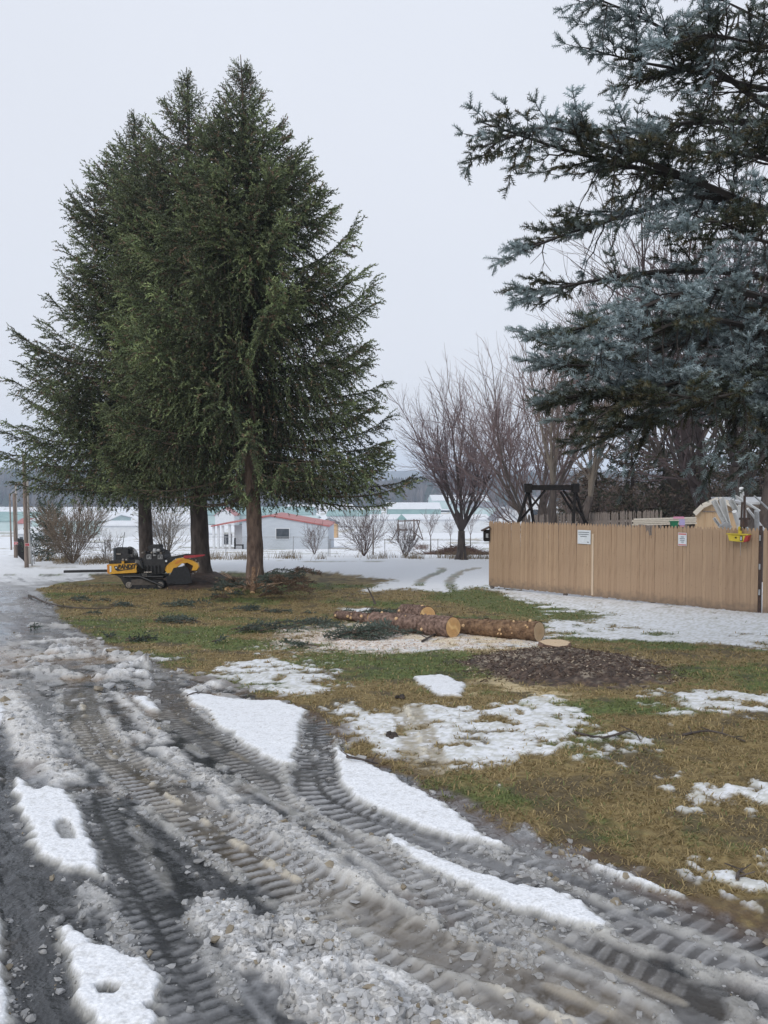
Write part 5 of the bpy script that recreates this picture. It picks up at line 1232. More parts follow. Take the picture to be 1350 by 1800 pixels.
# long log with the orange face
D1 = 12.3; A = P(657, 1069, 13.6); B = P(797, 1084, 12.1)
log((A[0], A[1], GZ(A[0], A[1]) + .135), (B[0], B[1], GZ(B[0], B[1]) + .16), .145, .172, 3, 'spruce_log', 'longest rough grey-brown log with a bright orange cut face, lying in wood chips', M['logbark'], 6, True, 'felled logs')
A = P(800, 1088, 12.75); B = P(948, 1108, 11.6)
log((A[0], A[1], GZ(A[0], A[1]) + .13), (B[0], B[1], GZ(B[0], B[1]) + .145), .125, .150, 4, 'spruce_log', 'brown log studded with pale cut knots, its pale round face nearest the stump', M['logbark2'], 17, False, 'felled logs')
A = P(716, 1055, 15.0); B = P(752, 1060, 14.1)
log((A[0] - .05, A[1], GZ(A[0], A[1]) + .165), (B[0], B[1], GZ(B[0], B[1]) + .165), .165, .175, 5, 'log_round', 'short thick log round with an orange face, behind the longest log', M['logbark'], 2, True, 'felled logs')
A = P(592, 1066, 15.2); B = P(652, 1066, 14.3)
log((A[0], A[1], GZ(A[0], A[1]) + .09), (B[0], B[1], GZ(B[0], B[1]) + .10), .07, .095, 6, 'top_log', 'thin knotty top piece of trunk left of the longest log', M['logbark'], 9, True, 'felled logs')
def small_things():
    # stick standing on the log
    q = P(648, 1058, 13.7); rt = thing('stick', 'bare dark stick standing up at the far end of the longest log', 'stick', (q[0], q[1], GZ(q[0], q[1]))); m = MB(); m.add(*tube([P(660, 1062, 13.7), P(655, 1050, 13.7), P(646, 1033, 13.7)], [.022, .016, .010], 7)); m.build('stem', M['bark_dark'], rt)
    # stump
    c = P(976, 1139, 11.0); g = GZ(c[0], c[1]); rt = thing('tree_stump', 'low flat fresh cut stump with a pale top, in the dark mulch', 'stump', (c[0], c[1], g)); n = 40
    th = np.arange(n) / n * 6.283; rad = .215 * (1 + .07 * np.sin(th * 3) + .05 * np.sin(th * 7 + 1)); zt = g + .055
    low = np.stack([c[0] + np.cos(th) * rad * 1.12, c[1] + np.sin(th) * rad * 1.12, np.full(n, g - .15)], -1); up = np.stack([c[0] + np.cos(th) * rad, c[1] + np.sin(th) * rad, zt + .010 * np.sin(th)], -1); j = np.arange(n)
    MB().add(np.vstack([low, up]), [np.stack([j, (j + 1) % n, n + (j + 1) % n, n + j], -1)]).build('bark', M['logbark'], rt)
    V = [np.array([[c[0], c[1], zt]])]; cols = [C(.55, .36, .18)]
    for q in range(1, 11): V.append(np.array([c[0], c[1], zt]) + (up - [c[0], c[1], zt]) * q / 10 + [0, 0, .001]); cols += [C(.66, .50, .33) * (.90 if q % 2 else 1) if q < 10 else C(.25, .15, .09)] * n
    Fq = [[1 + q * n + a, 1 + q * n + (a + 1) % n, 1 + (q + 1) * n + (a + 1) % n, 1 + (q + 1) * n + a] for q in range(9) for a in range(n)]; Ft = [[0, 1 + a, 1 + (a + 1) % n] for a in range(n)]
    MB().add(np.vstack(V), [Fq, Ft], np.array(cols)).build('cut_face', M['rings'], rt, usecol=True)
    # sticks on the snow and grass
    for pts, r0, lab in [([(50, 1047), (62, 1053), (80, 1060), (110, 1068), (150, 1071), (195, 1072)], .022, 'long dark fallen branch lying along the driveway edge at the left'),
                         ([(328, 1226), (345, 1225), (360, 1222), (368, 1225)], .008, 'small forked twig on the snow patch in the middle of the drive'),
                         ([(742, 1131), (770, 1117), (803, 1103)], .018, 'straight dark stick slanting across the wood chips below the logs'),
                         ([(1010, 1290), (1060, 1302), (1110, 1290), (1125, 1310)], .010, 'thin crooked twig in the grass right of the thin snow'),
                         ([(1200, 1295), (1250, 1290), (1310, 1306)], .010, 'thin curved twig in the grass toward the right edge'),
                         ([(610, 1340), (630, 1346), (665, 1345)], .010, 'dark bit of root beside the short tyre track'),
                         ([(1296, 1555), (1298, 1540), (1305, 1530)], .009, 'bent grey twig in the snow at the lower right corner')]:
        gp = [G(*p) for p in pts]; gp = [np.array([q[0], q[1], GZ(q[0], q[1]) + r0 * (1.2 + .8 * (i % 2))]) for i, q in enumerate(gp)]; rt = thing('fallen_branch' if r0 > .012 else 'twig', lab, 'branch' if r0 > .012 else 'twig', gp[len(gp) // 2])
        m = MB(); sm = smooth_line(gp, 3); m.add(*tube(sm, np.linspace(r0, r0 * .5, len(sm)), 6)); rr = random.Random(len(lab))
        for k in range(4):
            b = sm[int(len(sm) * (.25 + .18 * k)) % len(sm)]; an = rr.random() * 6.28; m.add(*tube([b, b + [math.cos(an) * r0 * 8, math.sin(an) * r0 * 8, r0 * 3]], [r0 * .5, r0 * .3], 4))
        m.build('stem', M['bark_dark'], rt)
    # clods of earth on the snow
    for px, py, lab in ((707, 1228, 'dark clod of earth in the grass left of the snow patch'), (688, 1297, 'tiny dark clod on the thin snow by the tyre track')):
        g = G(px, py); z = GZ(g[0], g[1]); rt = thing('earth_clod', lab, 'clod', (g[0], g[1], z)); r = np.random.default_rng(px); m = MB()
        for k in range(5):
            o = r.normal(size=3) * .02; p = np.array([g[0], g[1], z + .012]) + o * [1, 1, .4]; m.box(p, (.05, .04, .03), rz=r.random() * 3, rx=r.random(), bev=.012)
        m.build('lump', mat('wet_earth', (.02, .015, .012), (.05, .035, .028), rough=.7), rt)
small_things()

def bough_arrays(p0, az, L, r, blue=.5, upk=.05, flat=True):
    d0 = np.array([math.cos(az), math.sin(az), 0]); s0 = np.array([-d0[1], d0[0], 0]); SP, SD, Ps, Pt, Rs, Rt = [], [], [], [], [], []; L = L * .62
    n = max(5, int(L / .05)); t = np.linspace(0, 1, n); bend = r.uniform(-.25, .25)
    st = p0 + d0 * (L * t)[:, None] + s0 * (bend * L * t * t)[:, None] + np.array([0, 0, 1.]) * (.02 + upk * np.sin(t * 3.1) * L)[:, None]
    Ps.append(st[:-1]); Pt.append(st[1:]); Rs.append(.010 * (1 - t[:-1] * .8)); Rt.append(.010 * (1 - t[1:] * .8))
    for i in range(1, n):
        for sg in (-1, 1):
            if r.random() < .2: continue
            l = L * .38 * math.sin(min(1, (1 - t[i]) * 1.1 + .15) * 1.8) * r.uniform(.6, 1.2); d = d0 * .75 + s0 * sg * .7 + np.array([0, 0, r.uniform(-.05, .35)]); d /= np.linalg.norm(d); k = max(2, int(l / .05))
            for j in range(k):
                a = st[i] + d * l * j / k; SP.append(a); SD.append(d + r.normal(size=3) * .35)
            Ps.append(st[i][None]); Pt.append((st[i] + d * l)[None]); Rs.append([.004]); Rt.append([.002])
    return np.array(SP), np.array(SD), np.concatenate(Ps), np.concatenate(Pt), np.concatenate(Rs), np.concatenate(Rt)
def bough_heap(name, label, spots, seed, tone=1.0, group=None, cat='boughs', blue=.5, dead=0.0):
    r = np.random.default_rng(seed); SPl, SDl, Pl = [], [], [[], [], [], []]; c = np.mean([s[0] for s in spots], 0); c = np.array([c[0], c[1], GZ(c[0], c[1])])
    for (q, az, L, up) in spots:
        a = bough_arrays(np.array([q[0], q[1], GZ(q[0], q[1]) + q[2]]), az, L, r, upk=up); SPl.append(a[0]); SDl.append(a[1])
        for k in range(4): Pl[k].append(a[2 + k])
    SP = np.vstack(SPl); SD = np.vstack(SDl); m = len(SP); v = r.random((m, 1)); col = (C(.040, .058, .040) * (1 - v) + C(.095, .125, .10) * v) * tone; col = col * (1 - blue * .4) + C(.11, .14, .135) * blue * .4 * (.5 + v)
    isd = fbm(SP[:, 0] * 2.3, SP[:, 2] * 3 + SP[:, 1], seed, 2)[:, None] < dead; col = np.where(isd, C(.13, .085, .055) * (.6 + .9 * v), col)
    ln = r.uniform(.07, .11, m); nv = scatter_mesh(SH_N[0], SH_N[1], basis(SD, r.random(m) * 6.28, ln, ln), SP, col); root = thing(name, label, cat, c, group)
    link('foliage', new_mesh('foliage', nv[0] - c, [nv[1]], col=nv[2]), M['needle'], root)['kind'] = 'stuff'; sv = segs_mesh(*[np.concatenate(k) for k in Pl], 4)
    link('stems', new_mesh('stems', sv[0] - c, sv[1], col=np.broadcast_to(C(.11, .075, .055), (len(sv[0]), 3))), M['twig'], root)['kind'] = 'stuff'; return root
def boughs():
    r = np.random.default_rng(91)
    # heap against the nearest trunk
    sp = []
    for k in range(30):
        q = G(485 + r.uniform(-48, 30), 1052 + r.uniform(-14, 6)); sp.append(((q[0], q[1], r.uniform(.02, .55)), r.uniform(-.9, .9), r.uniform(.8, 1.3), .12))
    for k in range(20):
        q = G(412 + r.uniform(-14, 34), 1052 + r.uniform(-8, 4)); sp.append(((q[0], q[1], r.uniform(.02, .42)), r.uniform(2.2, 4.2), r.uniform(.6, .9), .1))
    h = bough_heap('bough_heap', 'heap of cut spruce boughs piled against the foot of the nearest trunk', sp, 92, 1.1, cat='boughs', dead=.46)
    c = P(445, 1034, 20.9); S = []; o = origin(h)
    m = MB(); m.add(*tube([P(446, 998, 21.2), P(446, 1018, 20.9), P(444, 1042, 20.5)], [.05, .065, .07], 10)); m.build('cut_limb', M['logbark2'], h); m = MB(); q = P(444, 1042, 20.5); m.add(*tube([q, q + [0, -.02, -.02]], [.068, .060], 12)); m.build('cut_face', M['wood'], h)
    m = MB(); 
    for k in range(60):
        a = r.uniform(0, 6.28); L = r.uniform(.4, 1.25); m.add(*tube([c + [0, 0, -.05], c + [math.cos(a) * L * .5, -.1, abs(math.sin(a)) * .15 * L + .05 - .0], c + [math.cos(a) * L, r.uniform(-.3, .1), math.sin(a) * L * .45 + .08]], [.018, .014, .008], 5))
    m.build('bare_sticks', mat('peeled_sticks', (.26, .17, .11), (.44, .31, .21), rough=.8, scale=5), h)
    q = P(403, 1034, 20.4); rt = thing('wood_offcut', 'small orange split wood offcut on the left of the bough heap', 'wood', q - [0, 0, .1]); m = MB(); m.box(q, (.20, .12, .16), rz=.5, ry=.3, bev=.01); m.box(q + [.08, -.05, -.08], (.16, .10, .05), rz=1.1); m.build('chunk', M['wood'], rt)
    # boughs lying about on the lawn, each a thing
    g_ = 'cut spruce boughs scattered on the lawn'
    items = [((235, 1126), .4, .55, 2, 'blue-green bough on the drive edge, nearest the camera at the left'), ((205, 1123), 2.6, .3, 1, 'tiny bough sprig left of the drive-edge bough'), ((120, 1058), .3, .7, 2, 'dark bough over the long fallen branch'),
             ((155, 1058), .1, .6, 1, 'bough beyond the long fallen branch, towards the stump grinder'), ((205, 1066), .6, .7, 2, 'greyish bough right of the long fallen branch'), ((150, 1081), .1, .6, 1, 'flat bough between the drive and the brown grass'),
             ((60, 1104), .1, .35, 1, 'small bough alone on the slushy drive at the far left'), ((300, 1064), .2, .8, 3, 'blue-green bough on brown grass below the grinder'), ((285, 1093), .4, .9, 3, 'spread bough on brown grass in the middle left'),
             ((340, 1096), 2.9, .6, 2, 'bough tip pointing left in the middle of the lawn'), ((420, 1072), -.9, .7, 2, 'upright bough just below the bough heap at the left'), ((470, 1078), .5, .7, 2, 'thin bough below the bough heap'),
             ((525, 1080), .3, .5, 1, 'sprig of bough below right of the heap'), ((430, 1115), .1, 1.0, 3, 'long dark bough lying across the lawn centre, left half'), ((500, 1108), .2, 1.0, 4, 'thick dark bough lying across the lawn centre, right half'),
             ((600, 1122), .15, 1.2, 4, 'long green bough at the left end of the wood chips'), ((665, 1118), 2.9, 1.1, 4, 'green bough lying on the wood chips below the longest log'), ((720, 1118), 3.0, .8, 3, 'bough beside the slanting stick on the wood chips'),
             ((680, 1078), -.6, .7, 3, 'bough hanging over the far end of the longest log'), ((650, 1084), .1, .8, 3, 'green boughs tucked under the longest log'), ((720, 1088), .1, .5, 2, 'bough sprigs in front of the longest log'), ((590, 1078), .1, .5, 1, 'sprig on green grass left of the log'),
             ((380, 1133), .3, .6, 1, 'faint bough near the slush, left of the sawdust'), ((540, 1140), 2.6, .6, 2, 'bough at the lower edge of the wood chips')]
    for i, ((px, py), az, L, n, lab) in enumerate(items):
        g = G(px, py); sp = [((g[0] + r.uniform(-.12, .12) * n, g[1] + r.uniform(-.10, .10) * n, r.uniform(0, .02 * n)), az + r.uniform(-.6, .6), L * r.uniform(.6, 1.1), .05) for k in range(n + (n > 1))]
        bough_heap('spruce_bough', lab, sp, 200 + i, r.uniform(1.0, 1.6), g_, 'bough', r.uniform(.2, .9))
boughs()

# needles, chips and bark litter: uncountable
def litter():
    n = 90000; y = 8.0 * (20 / 8.0) ** rng.random(n); x = rng.uniform(-.5, .55, n) * (y + 1)
    sd1 = poly_sd(CHIPS, x, y, 1.2); sd2 = poly_sd(MULCH, x, y, 1.0); sd3 = poly_sd(Gs([(250, 1060), (560, 1080), (700, 1120), (620, 1170), (330, 1140), (130, 1090)]), x, y, 1.0)
    p1 = ss(-.8, .2, sd1) * .5; p2 = ss(-.4, .2, sd2) * .7; p3 = ss(-.8, .5, sd3) * .12
    u = rng.random(n); kind = np.where(u < p2, 2, np.where(u < p2 + p1, 1, np.where(u < p2 + p1 + p3, 3, 0))); k = kind > 0; x, y, kind = x[k], y[k], kind[k]; m = len(x); g = ground(x, y)
    sz = rng.uniform(.005, .015, m) * (.8 + .03 * y) * np.where(kind == 2, 1.2, 1); d = rng.normal(size=(m, 3)); d[:, 2] *= .35
    V0 = np.array([(-.3, 0, -1), (.3, 0, -1), (.35, .05, 1), (-.3, -.05, 1), (0, .3, 0)]); F0 = np.array([(0, 1, 2), (0, 2, 3), (0, 4, 1), (1, 4, 2), (2, 4, 3), (3, 4, 0)])
    v = rng.random((m, 1)); c1 = C(.62, .50, .40) * (1 - v) + C(.72, .60, .48) * v; c1 = np.where(rng.random((m, 1)) < .2, C(.32, .16, .09), c1); c2 = C(.035, .02, .014) * (1 - v) + C(.10, .06, .04) * v; c2 = np.where(rng.random((m, 1)) < .12, C(.5, .42, .32), c2)
    c = np.where(kind[:, None] == 2, c2, c1); c = np.where((kind[:, None] == 3) & (rng.random((m, 1)) < .5), C(.09, .06, .04), c)
    nv = scatter_mesh(V0, F0, basis(d, rng.random(m) * 6.28, sz), np.stack([x, y, g['z'] + sz * .25], -1), c)
    tag(link('wood_chips', new_mesh('wood_chips', nv[0], [nv[1]], col=nv[2]), M['twig']), label='pale chips and dark bark litter strewn round the logs and the stump', cat='wood chips', kind='stuff')
litter()

# ================================================================ stump grinder
M['gyellow'] = mat('machine_yellow', (.58, .30, .03), (.68, .37, .045), rough=.4, scale=6)
M['gorange'] = mat('machine_orange', (.55, .20, .03), (.6, .24, .04), rough=.45, scale=6)
M['gblack'] = mat('machine_black', (.010, .010, .011), (.028, .028, .030), rough=.5, scale=16, bump=.15)
M['rubber'] = mat('rubber', (.012, .013, .015), (.022, .024, .028), rough=.8, scale=14, bump=.5, bscale=40)
M['hose'] = mat('hose', (.010, .010, .010), (.02, .02, .02), rough=.35)
M['steel'] = mat('worn_steel', (.20, .18, .16), (.38, .35, .32), rough=.4, metal=.7, scale=20)
M['darkred'] = mat('red_guard', (.28, .02, .03), (.36, .04, .05), rough=.5)
def grinder():
    d = 21.6; K = lambda X, Y, dd=d: P(170 + X / 7.105, 940 + Y / 7.105, dd)
    g0 = K(600, 715); zoff = GX(250, d)[2] - g0[2]
    KK = lambda X, Y, dd=d: K(X, Y, dd) + [0, 0, zoff]
    rt = thing('stump_grinder', 'yellow and black tracked stump grinder standing under the spruces', 'machine', (*KK(600, 715)[:2], GX(250, d)[2]))
    def pr(pts, thick, name, mt, parent=None, dd=d): m = MB(); m.prism([KK(x, y, dd) for x, y in pts], thick, (0, 1, 0)); return m.build(name, mt, parent or rt)
    # front ballast box with lettering
    box = pr([(155, 405), (498, 392), (498, 510), (157, 527)], .85, 'front_box', M['gyellow'])
    pr([(128, 412), (154, 404), (154, 526), (132, 512)], .80, 'side_panel', M['gorange'], box, d + .02); pr([(162, 425), (184, 432), (182, 500), (162, 508)], .006, 'reflector', M['paper'], box, d - .008)
    tx = bpy.data.curves.new('lettering', 'FONT'); tx.body = 'BANDIT'; tx.size = .165; tx.extrude = .004; tx.offset = .006; tx.shear = .2; o = bpy.data.objects.new('lettering', tx); COL.objects.link(o); o.parent = box
    a = KK(262, 462, d - .012); o.location = Vector(a) - origin(box); o.rotation_euler = (math.pi / 2, -.03, 0); tx.materials.append(M['gblack']); o.scale = (.84, 1, 1); bpy.context.view_layer.update(); lm = bpy.data.meshes.new_from_object(o.evaluated_get(bpy.context.evaluated_depsgraph_get())); lo = link('lettering', lm, M['gblack'], box); lo.location = o.location; lo.rotation_euler = o.rotation_euler; lo.scale = o.scale; bpy.data.objects.remove(o)
    m = MB(); m.prism([KK(x, y, d - .010) for x, y in ((215, 432), (258, 425), (262, 460), (300, 474), (420, 462), (462, 450), (440, 468), (330, 482), (262, 490), (235, 478))], .004, (0, 1, 0)); m.build('emblem', M['gblack'], box)
    m = MB(); m.prism([KK(x, y, d - .016) for x, y in ((232, 442), (250, 438), (252, 455), (236, 458))], .004, (0, 1, 0)); m.build('emblem_mark', M['paper'], box)
    pr([(150, 370), (240, 345), (500, 352), (500, 390), (155, 402)], .7, 'deck', M['gblack'], None, d + .05)
    pr([(312, 365), (340, 365), (342, 400), (312, 402)], .06, 'latch', M['gyellow'], None, d - .03)
    for x, y in ((330, 350), (372, 352), (492, 385)): m = MB(); m.box(KK(x, y, d - .05), (.07, .05, .06), bev=.015); m.build('coupling', M['steel'], rt)
    # chassis
    pr([(170, 530), (520, 528), (560, 560), (520, 640), (450, 700), (385, 705), (335, 650), (300, 585), (250, 548)], .75, 'chassis', M['gblack'], None, d + .05)
    pr([(430, 600), (560, 588), (745, 640), (745, 665), (430, 665)], .03, 'track_skirt', mat('dusty_plate', (.06, .052, .045), (.10, .085, .075), rough=.8), None, d - .02)
    # rubber tracks: a stadium loop each, with wheels
    for dd in (d, d + .62):
        outl = []
        for k in range(9): a = math.pi / 2 + math.pi * k / 8; outl.append((400 + 48 * math.cos(a), 662 - 52 * math.sin(a)))
        for k in range(9): a = -math.pi / 2 + math.pi * k / 8; outl.append((795 + 48 * math.cos(a), 662 - 52 * math.sin(a)))
        tr = pr(outl, .26, 'track', M['rubber'], None, dd)
        m = MB()
        for k in range(26):
            x = 400 + 395 * k / 25
            for y in (608, 717): m.box(KK(x, y, dd) + [0, .13, 0], (.035, .27, .02))
        m.build('tread_bars', M['rubber'], tr)
        for x in (400, 500, 600, 700, 795):
            c = KK(x, 662, dd - .012); m = MB(); m.add(*tube([c, c + [0, .03, 0]], .085, 16)); m.build('wheel', M['steel'] if x in (400, 795) else M['gblack'], tr)
    m = MB(); m.add(*tube([KK(540, 560, d - .06), KK(835, 682, d - .06)], .035, 8)); m.build('track_arm', M['gblack'], rt)
    m = MB(); m.add(*tube([KK(330, 560, d - .02), KK(520, 560, d - .02), KK(830, 560, d + .05)], .03, 8)); m.build('side_tube', M['gblack'], rt)
    pr([(600, 545), (830, 545), (830, 585), (600, 590)], .6, 'track_frame', M['gblack'], None, d + .1)
    for k in range(4):
        m = MB(); c = [KK(565 + 17 * k + 7 * math.sin(t), 520 + 42 * t / 3.1, d - .05) for t in np.linspace(0, 3.1, 6)]; m.add(*tube(c, .007, 5)); m.build('spring', M['steel'], rt)
    m = MB(); m.add(*tube([KK(590, 506, d - .05), KK(690, 504, d - .05)], .012, 6)); m.build('rod', M['steel'], rt)
    # engine
    eng = pr([(560, 480), (560, 400), (590, 300), (620, 250), (700, 228), (800, 250), (835, 290), (860, 430), (830, 520), (640, 540)], .72, 'engine', M['gblack'], None, d + .02)
    pr([(640, 222), (632, 190), (662, 168), (770, 163), (790, 180), (790, 236), (700, 246)], .35, 'muffler', M['gblack'], eng, d + .1)
    m = MB(); c = KK(720, 250, d - .03); m.add(*tube([c + [0, .05, -.12], c + [0, .05, .02], c + [0, .05, .09]], [.05, .06, .045], 12)); m.build('filter', M['galv'], eng)
    m = MB(); m.box(KK(772, 232, d), (.10, .08, .08), bev=.02); m.build('cap', M['galv'], eng)
    for x in (653, 792):
        m = MB(); m.box(KK(x, 313, d - .004), (.13, .012, .125)); m.build('sticker', M['galv'], eng); m = MB(); m.box(KK(x, 313, d - .012), (.09, .008, .085)); m.build('sticker', M['gblack'], eng); m = MB(); m.box(KK(x + 5, 318, d - .018), (.045, .006, .045)); m.build('sticker', M['galv'], eng)
    m = MB(); m.add(*tube([KK(866, 366, d - .03), KK(866, 366, d - .03) + [0, .04, 0]], .03, 10)); m.build('cap', M['paper'], eng)
    for k in range(5):
        m = MB(); m.add(*tube([KK(600 + 45 * k, 420, d - .02), KK(600 + 45 * k, 520, d - .02)], .018, 6)); m.build('cooling_fin', M['gblack'], eng)
    for k in range(8): m = MB(); m.box(KK(575 + 38 * k, 262 - 12 * math.sin(k), d - .02), (.06, .06, .05), bev=.012, rz=k); m.build('fitting', M['steel'] if k % 3 == 0 else M['gblack'], eng)
    # control box, hoses, aerial rod
    cb = pr([(214, 205), (385, 212), (392, 260), (400, 350), (214, 355)], .5, 'control_box', M['gblack'], None, d + .1); pr([(206, 205), (236, 208), (236, 350), (210, 352)], .53, 'radiator', M['galv'] and mat('dark_grey_panel', (.035, .045, .055), (.06, .07, .08), rough=.5), cb, d + .08)
    pr([(245, 270), (300, 270), (300, 285), (245, 285)], .02, 'vent', M['steel'], cb, d + .07)
    for k in range(6):
        y0 = 190 + 12 * k; m = MB(); c = smooth_line([KK(365 - 3 * k, y0 + 25, d + .1 + .05 * k), KK(410, y0 - 3 + 4 * k, d + .1 + .05 * k), KK(470 - 6 * k, y0 + 22, d + .1), KK(510 - 7 * k, y0 + 80, d + .05), KK(520 - 5 * k, 340, d)], 4); m.add(*tube(c, .012, 6)); m.build('hose', M['hose'], rt)
    for k in range(7):
        m = MB(); c = smooth_line([KK(480 + 12 * k, 350, d - .02), KK(520 + 9 * k, 400 + 9 * k, d - .08), KK(500 + 15 * k, 460, d - .05), KK(540 + 10 * k, 520, d)], 4); m.add(*tube(c, .014, 6)); m.build('hose', M['hose'], rt)
    for k in range(4): m = MB(); m.add(*tube(smooth_line([KK(390, 285 + 10 * k, d), KK(450, 290 + 8 * k, d - .05), KK(560, 330 + 16 * k, d)], 4), .010, 6)); m.build('hose', M['hose'], rt)
    m = MB(); m.add(*tube([KK(318, 210, d + .1), KK(350, 5, d + .1)], .009, 5)); m.build('lever_rod', M['hose'], rt)
    # boom, wheel, guard
    boom = pr([(838, 462), (905, 392), (1000, 335), (1090, 322), (1190, 358), (1262, 400), (1275, 440), (1245, 482), (1185, 482), (1205, 425), (1130, 385), (1050, 400), (985, 455), (955, 508), (880, 516)], .14, 'boom', M['gyellow'], None, d + .05)
    pr([(975, 395), (1010, 355), (1060, 340), (1080, 350), (1030, 385), (985, 408)], .008, 'boom_slot', M['gorange'], boom, d + .04)
    pr([(840, 330), (950, 312), (1090, 283), (1210, 290), (1215, 318), (1100, 312), (960, 340), (860, 400), (838, 400)], .3, 'boom_arm', M['gblack'], None, d + .12)
    pr([(1085, 300), (1200, 292), (1345, 286), (1345, 300), (1250, 318), (1100, 335), (1085, 322)], .10, 'red_guard', M['darkred'], None, d + .02)
    c = KK(1180, 430, d + .22); wl_ = MB(); wl_.add(*tube([c, c + [0, .05, 0]], .20, 28)); w = wl_.build('cutter_wheel', M['rust'], rt)
    m = MB()
    for k in range(14): a = k / 14 * 6.283; m.box(c + [math.cos(a) * .205, .01, math.sin(a) * .205], (.05, .09, .035), ry=-a)
    m.build('cutter_teeth', M['steel'], w)
    pr([(960, 452), (1110, 425), (1155, 480), (1190, 640), (1080, 655), (930, 645), (875, 640), (925, 520)], .05, 'rubber_curtain', M['rubber'], None, d + .01); pr([(875, 560), (925, 540), (925, 640), (870, 625)], .5, 'rubber_curtain', M['rubber'], None, d + .06)
    # long black tow bar pointing left
    m = MB(); a = P(113, 1011, d + .4) + [0, 0, zoff]; b = P(196, 1007, d + .4) + [0, 0, zoff]; m.box((a + b) / 2, (np.linalg.norm(b - a), .09, .07), ry=-.02); m.build('tow_bar', M['gblack'], rt)
grinder()

# ================================================================ posts, signs and wire fence at the left
def left_posts():
    for (px, pyb, pyt, r0, mt, lab) in [(47, 998, 800, .075, 'poleold', 'tallest brown wooden post, nearest the camera, with a red sign near its foot'), (28, 981, 868, .085, 'poleold', 'brown wooden post behind the nearest one, also with a red sign'), (20, 967, 868, .07, 'poleold', 'thin brown post farthest back at the left edge'),
                                      (30.5, 975, 848, .06, 'polepale', 'pale grey post close behind the second brown post'), (53, 992, 843, .055, 'polepale', 'pale post right behind the tallest brown post'), (56.5, 995, 930, .03, 'galv', 'thin grey gate post right of the tallest wooden post')]:
        g = G(px, pyb); t = P(px - (3 if px < 40 else 5), pyt, g[1]); rt = thing('wooden_post' if mt != 'galv' else 'gate_post', lab, 'post', g, 'posts at the driveway end'); n = 14; tt = np.linspace(0, 1, n)[:, None]; m = MB(); p = g + (t - g) * tt; p[0, 2] -= .3
        V, Fs = tube(p, r0 * (1.08 - .2 * tt[:, 0]), 10); m.add(V, Fs).build('pole', M[mt], rt, smooth=True)
        m = MB(); m.add(*tube([t, t + [0, 0, .03]], [r0 * .9, r0 * .75], 10)); m.build('cap', M['greywood'], rt)
    for px, py, dd, lab in ((48, 957.5, G(47, 998)[1] - .1, 'small red and white sign on the nearest wooden post'), (28, 955, G(28, 981)[1] - .11, 'small red sign on the second wooden post')):
        q = P(px, py, dd); rt = thing('warning_sign', lab, 'sign', q); m = MB(); m.box(q, (.17 * dd / 31, .012, .12 * dd / 31)); m.build('plate', M['paper'], rt); m = MB(); m.box(q - [0, .009, 0], (.155 * dd / 31, .005, .10 * dd / 31)); m.build('red_field', M['red'], rt)
        for k in (-1, 1): m = MB(); m.box(q + [0, -.0135, k * .02], (.10 * dd / 31, .003, .012)); m.build('print_line', M['paper'] if px < 40 else M['ink'], rt)
    # dark wire gate running away between the two posts, a wire fence to the right
    def wire_fence(name, label, A, B, h, step, posts, mt, wire=.004, parent_cat='fence', gap=.10):
        rt = thing(name, label, parent_cat, (A + B) / 2); L = np.linalg.norm(B - A); n = int(L / step)
        for k in range(n + 1):
            q = A + (B - A) * k / n; m = MB(); m.add(*tube([q - [0, 0, .1], q + [0, 0, h + .05]], posts, 6)); m.build('post', M[mt], rt)
        m = MB(); m.add(*tube([A + [0, 0, h], B + [0, 0, h]], posts * .7, 5)); m.build('top_rail', M[mt], rt)
        P0, P1 = [], []; nn = int(L / gap)
        for k in range(nn):
            for sg in (0, 1):
                a = A + (B - A) * k / nn; b = A + (B - A) * min(1, (k + h / gap) / nn); za, zb = (0, h) if sg else (h, 0); P0.append(a + [0, 0, za]); P1.append(b + [0, 0, zb])
        V, Fs = segs_mesh(P0, P1, np.full(len(P0), wire), np.full(len(P0), wire), 3); link('wire_mesh', new_mesh('wire_mesh', V - np.array(origin(rt)), Fs), M[mt], rt)
    wire_fence('wire_gate', 'dark mesh gate running back between the two wooden posts', G(44, 990), G(32, 977), .95, 1.5, .025, 'black', .008, 'gate', .09)
    wire_fence('wire_fence', 'low wire fence in front of the red roofed house', G(340, 976), G(577, 978), 1.05, 1.9, .022, 'galv', .0018, gap=.2)
    wire_fence('wire_fence', 'low wire fence running from the house past the climbing frame', G(580, 978), G(860, 977), .9, 2.4, .018, 'greywood', .0016, gap=.25)
    wire_fence('wire_fence', 'low wire fence beside the dense tan shrub', G(60, 992), G(185, 990), .9, 2.0, .02, 'galv', .0016, gap=.2)
left_posts()
# dry grass tufts along the fence lines
def dry_weeds():
    n = 5200; a = rng.random(n); px = np.where(a < .5, rng.uniform(60, 340, n), rng.uniform(340, 860, n)); y = np.where(a < .5, 33.5, 37.5) + rng.normal(size=n) * .8; x = (px - 675) / F * y
    k = fbm(x * 1.3, y * .6, 701, 3) > .48; x, y = x[k], y[k]; m = len(x); z = H0(x, y); h = rng.uniform(.08, .42, m); az = rng.random(m) * 6.28
    P0 = np.stack([x, y, z], -1); P1 = P0 + np.stack([np.cos(az) * h * .4, np.sin(az) * h * .4, h], -1); V, Fs = segs_mesh(P0, P1, np.full(m, .008), np.full(m, .004), 3)
    tag(link('dry_weeds', new_mesh('dry_weeds', V, Fs, col=np.repeat(C(.26, .20, .12) * (.5 + .8 * rng.random((m, 1))), 6, 0)), M['twig']), label='dry brown weeds growing along the wire fences', cat='weeds', kind='stuff')
dry_weeds()

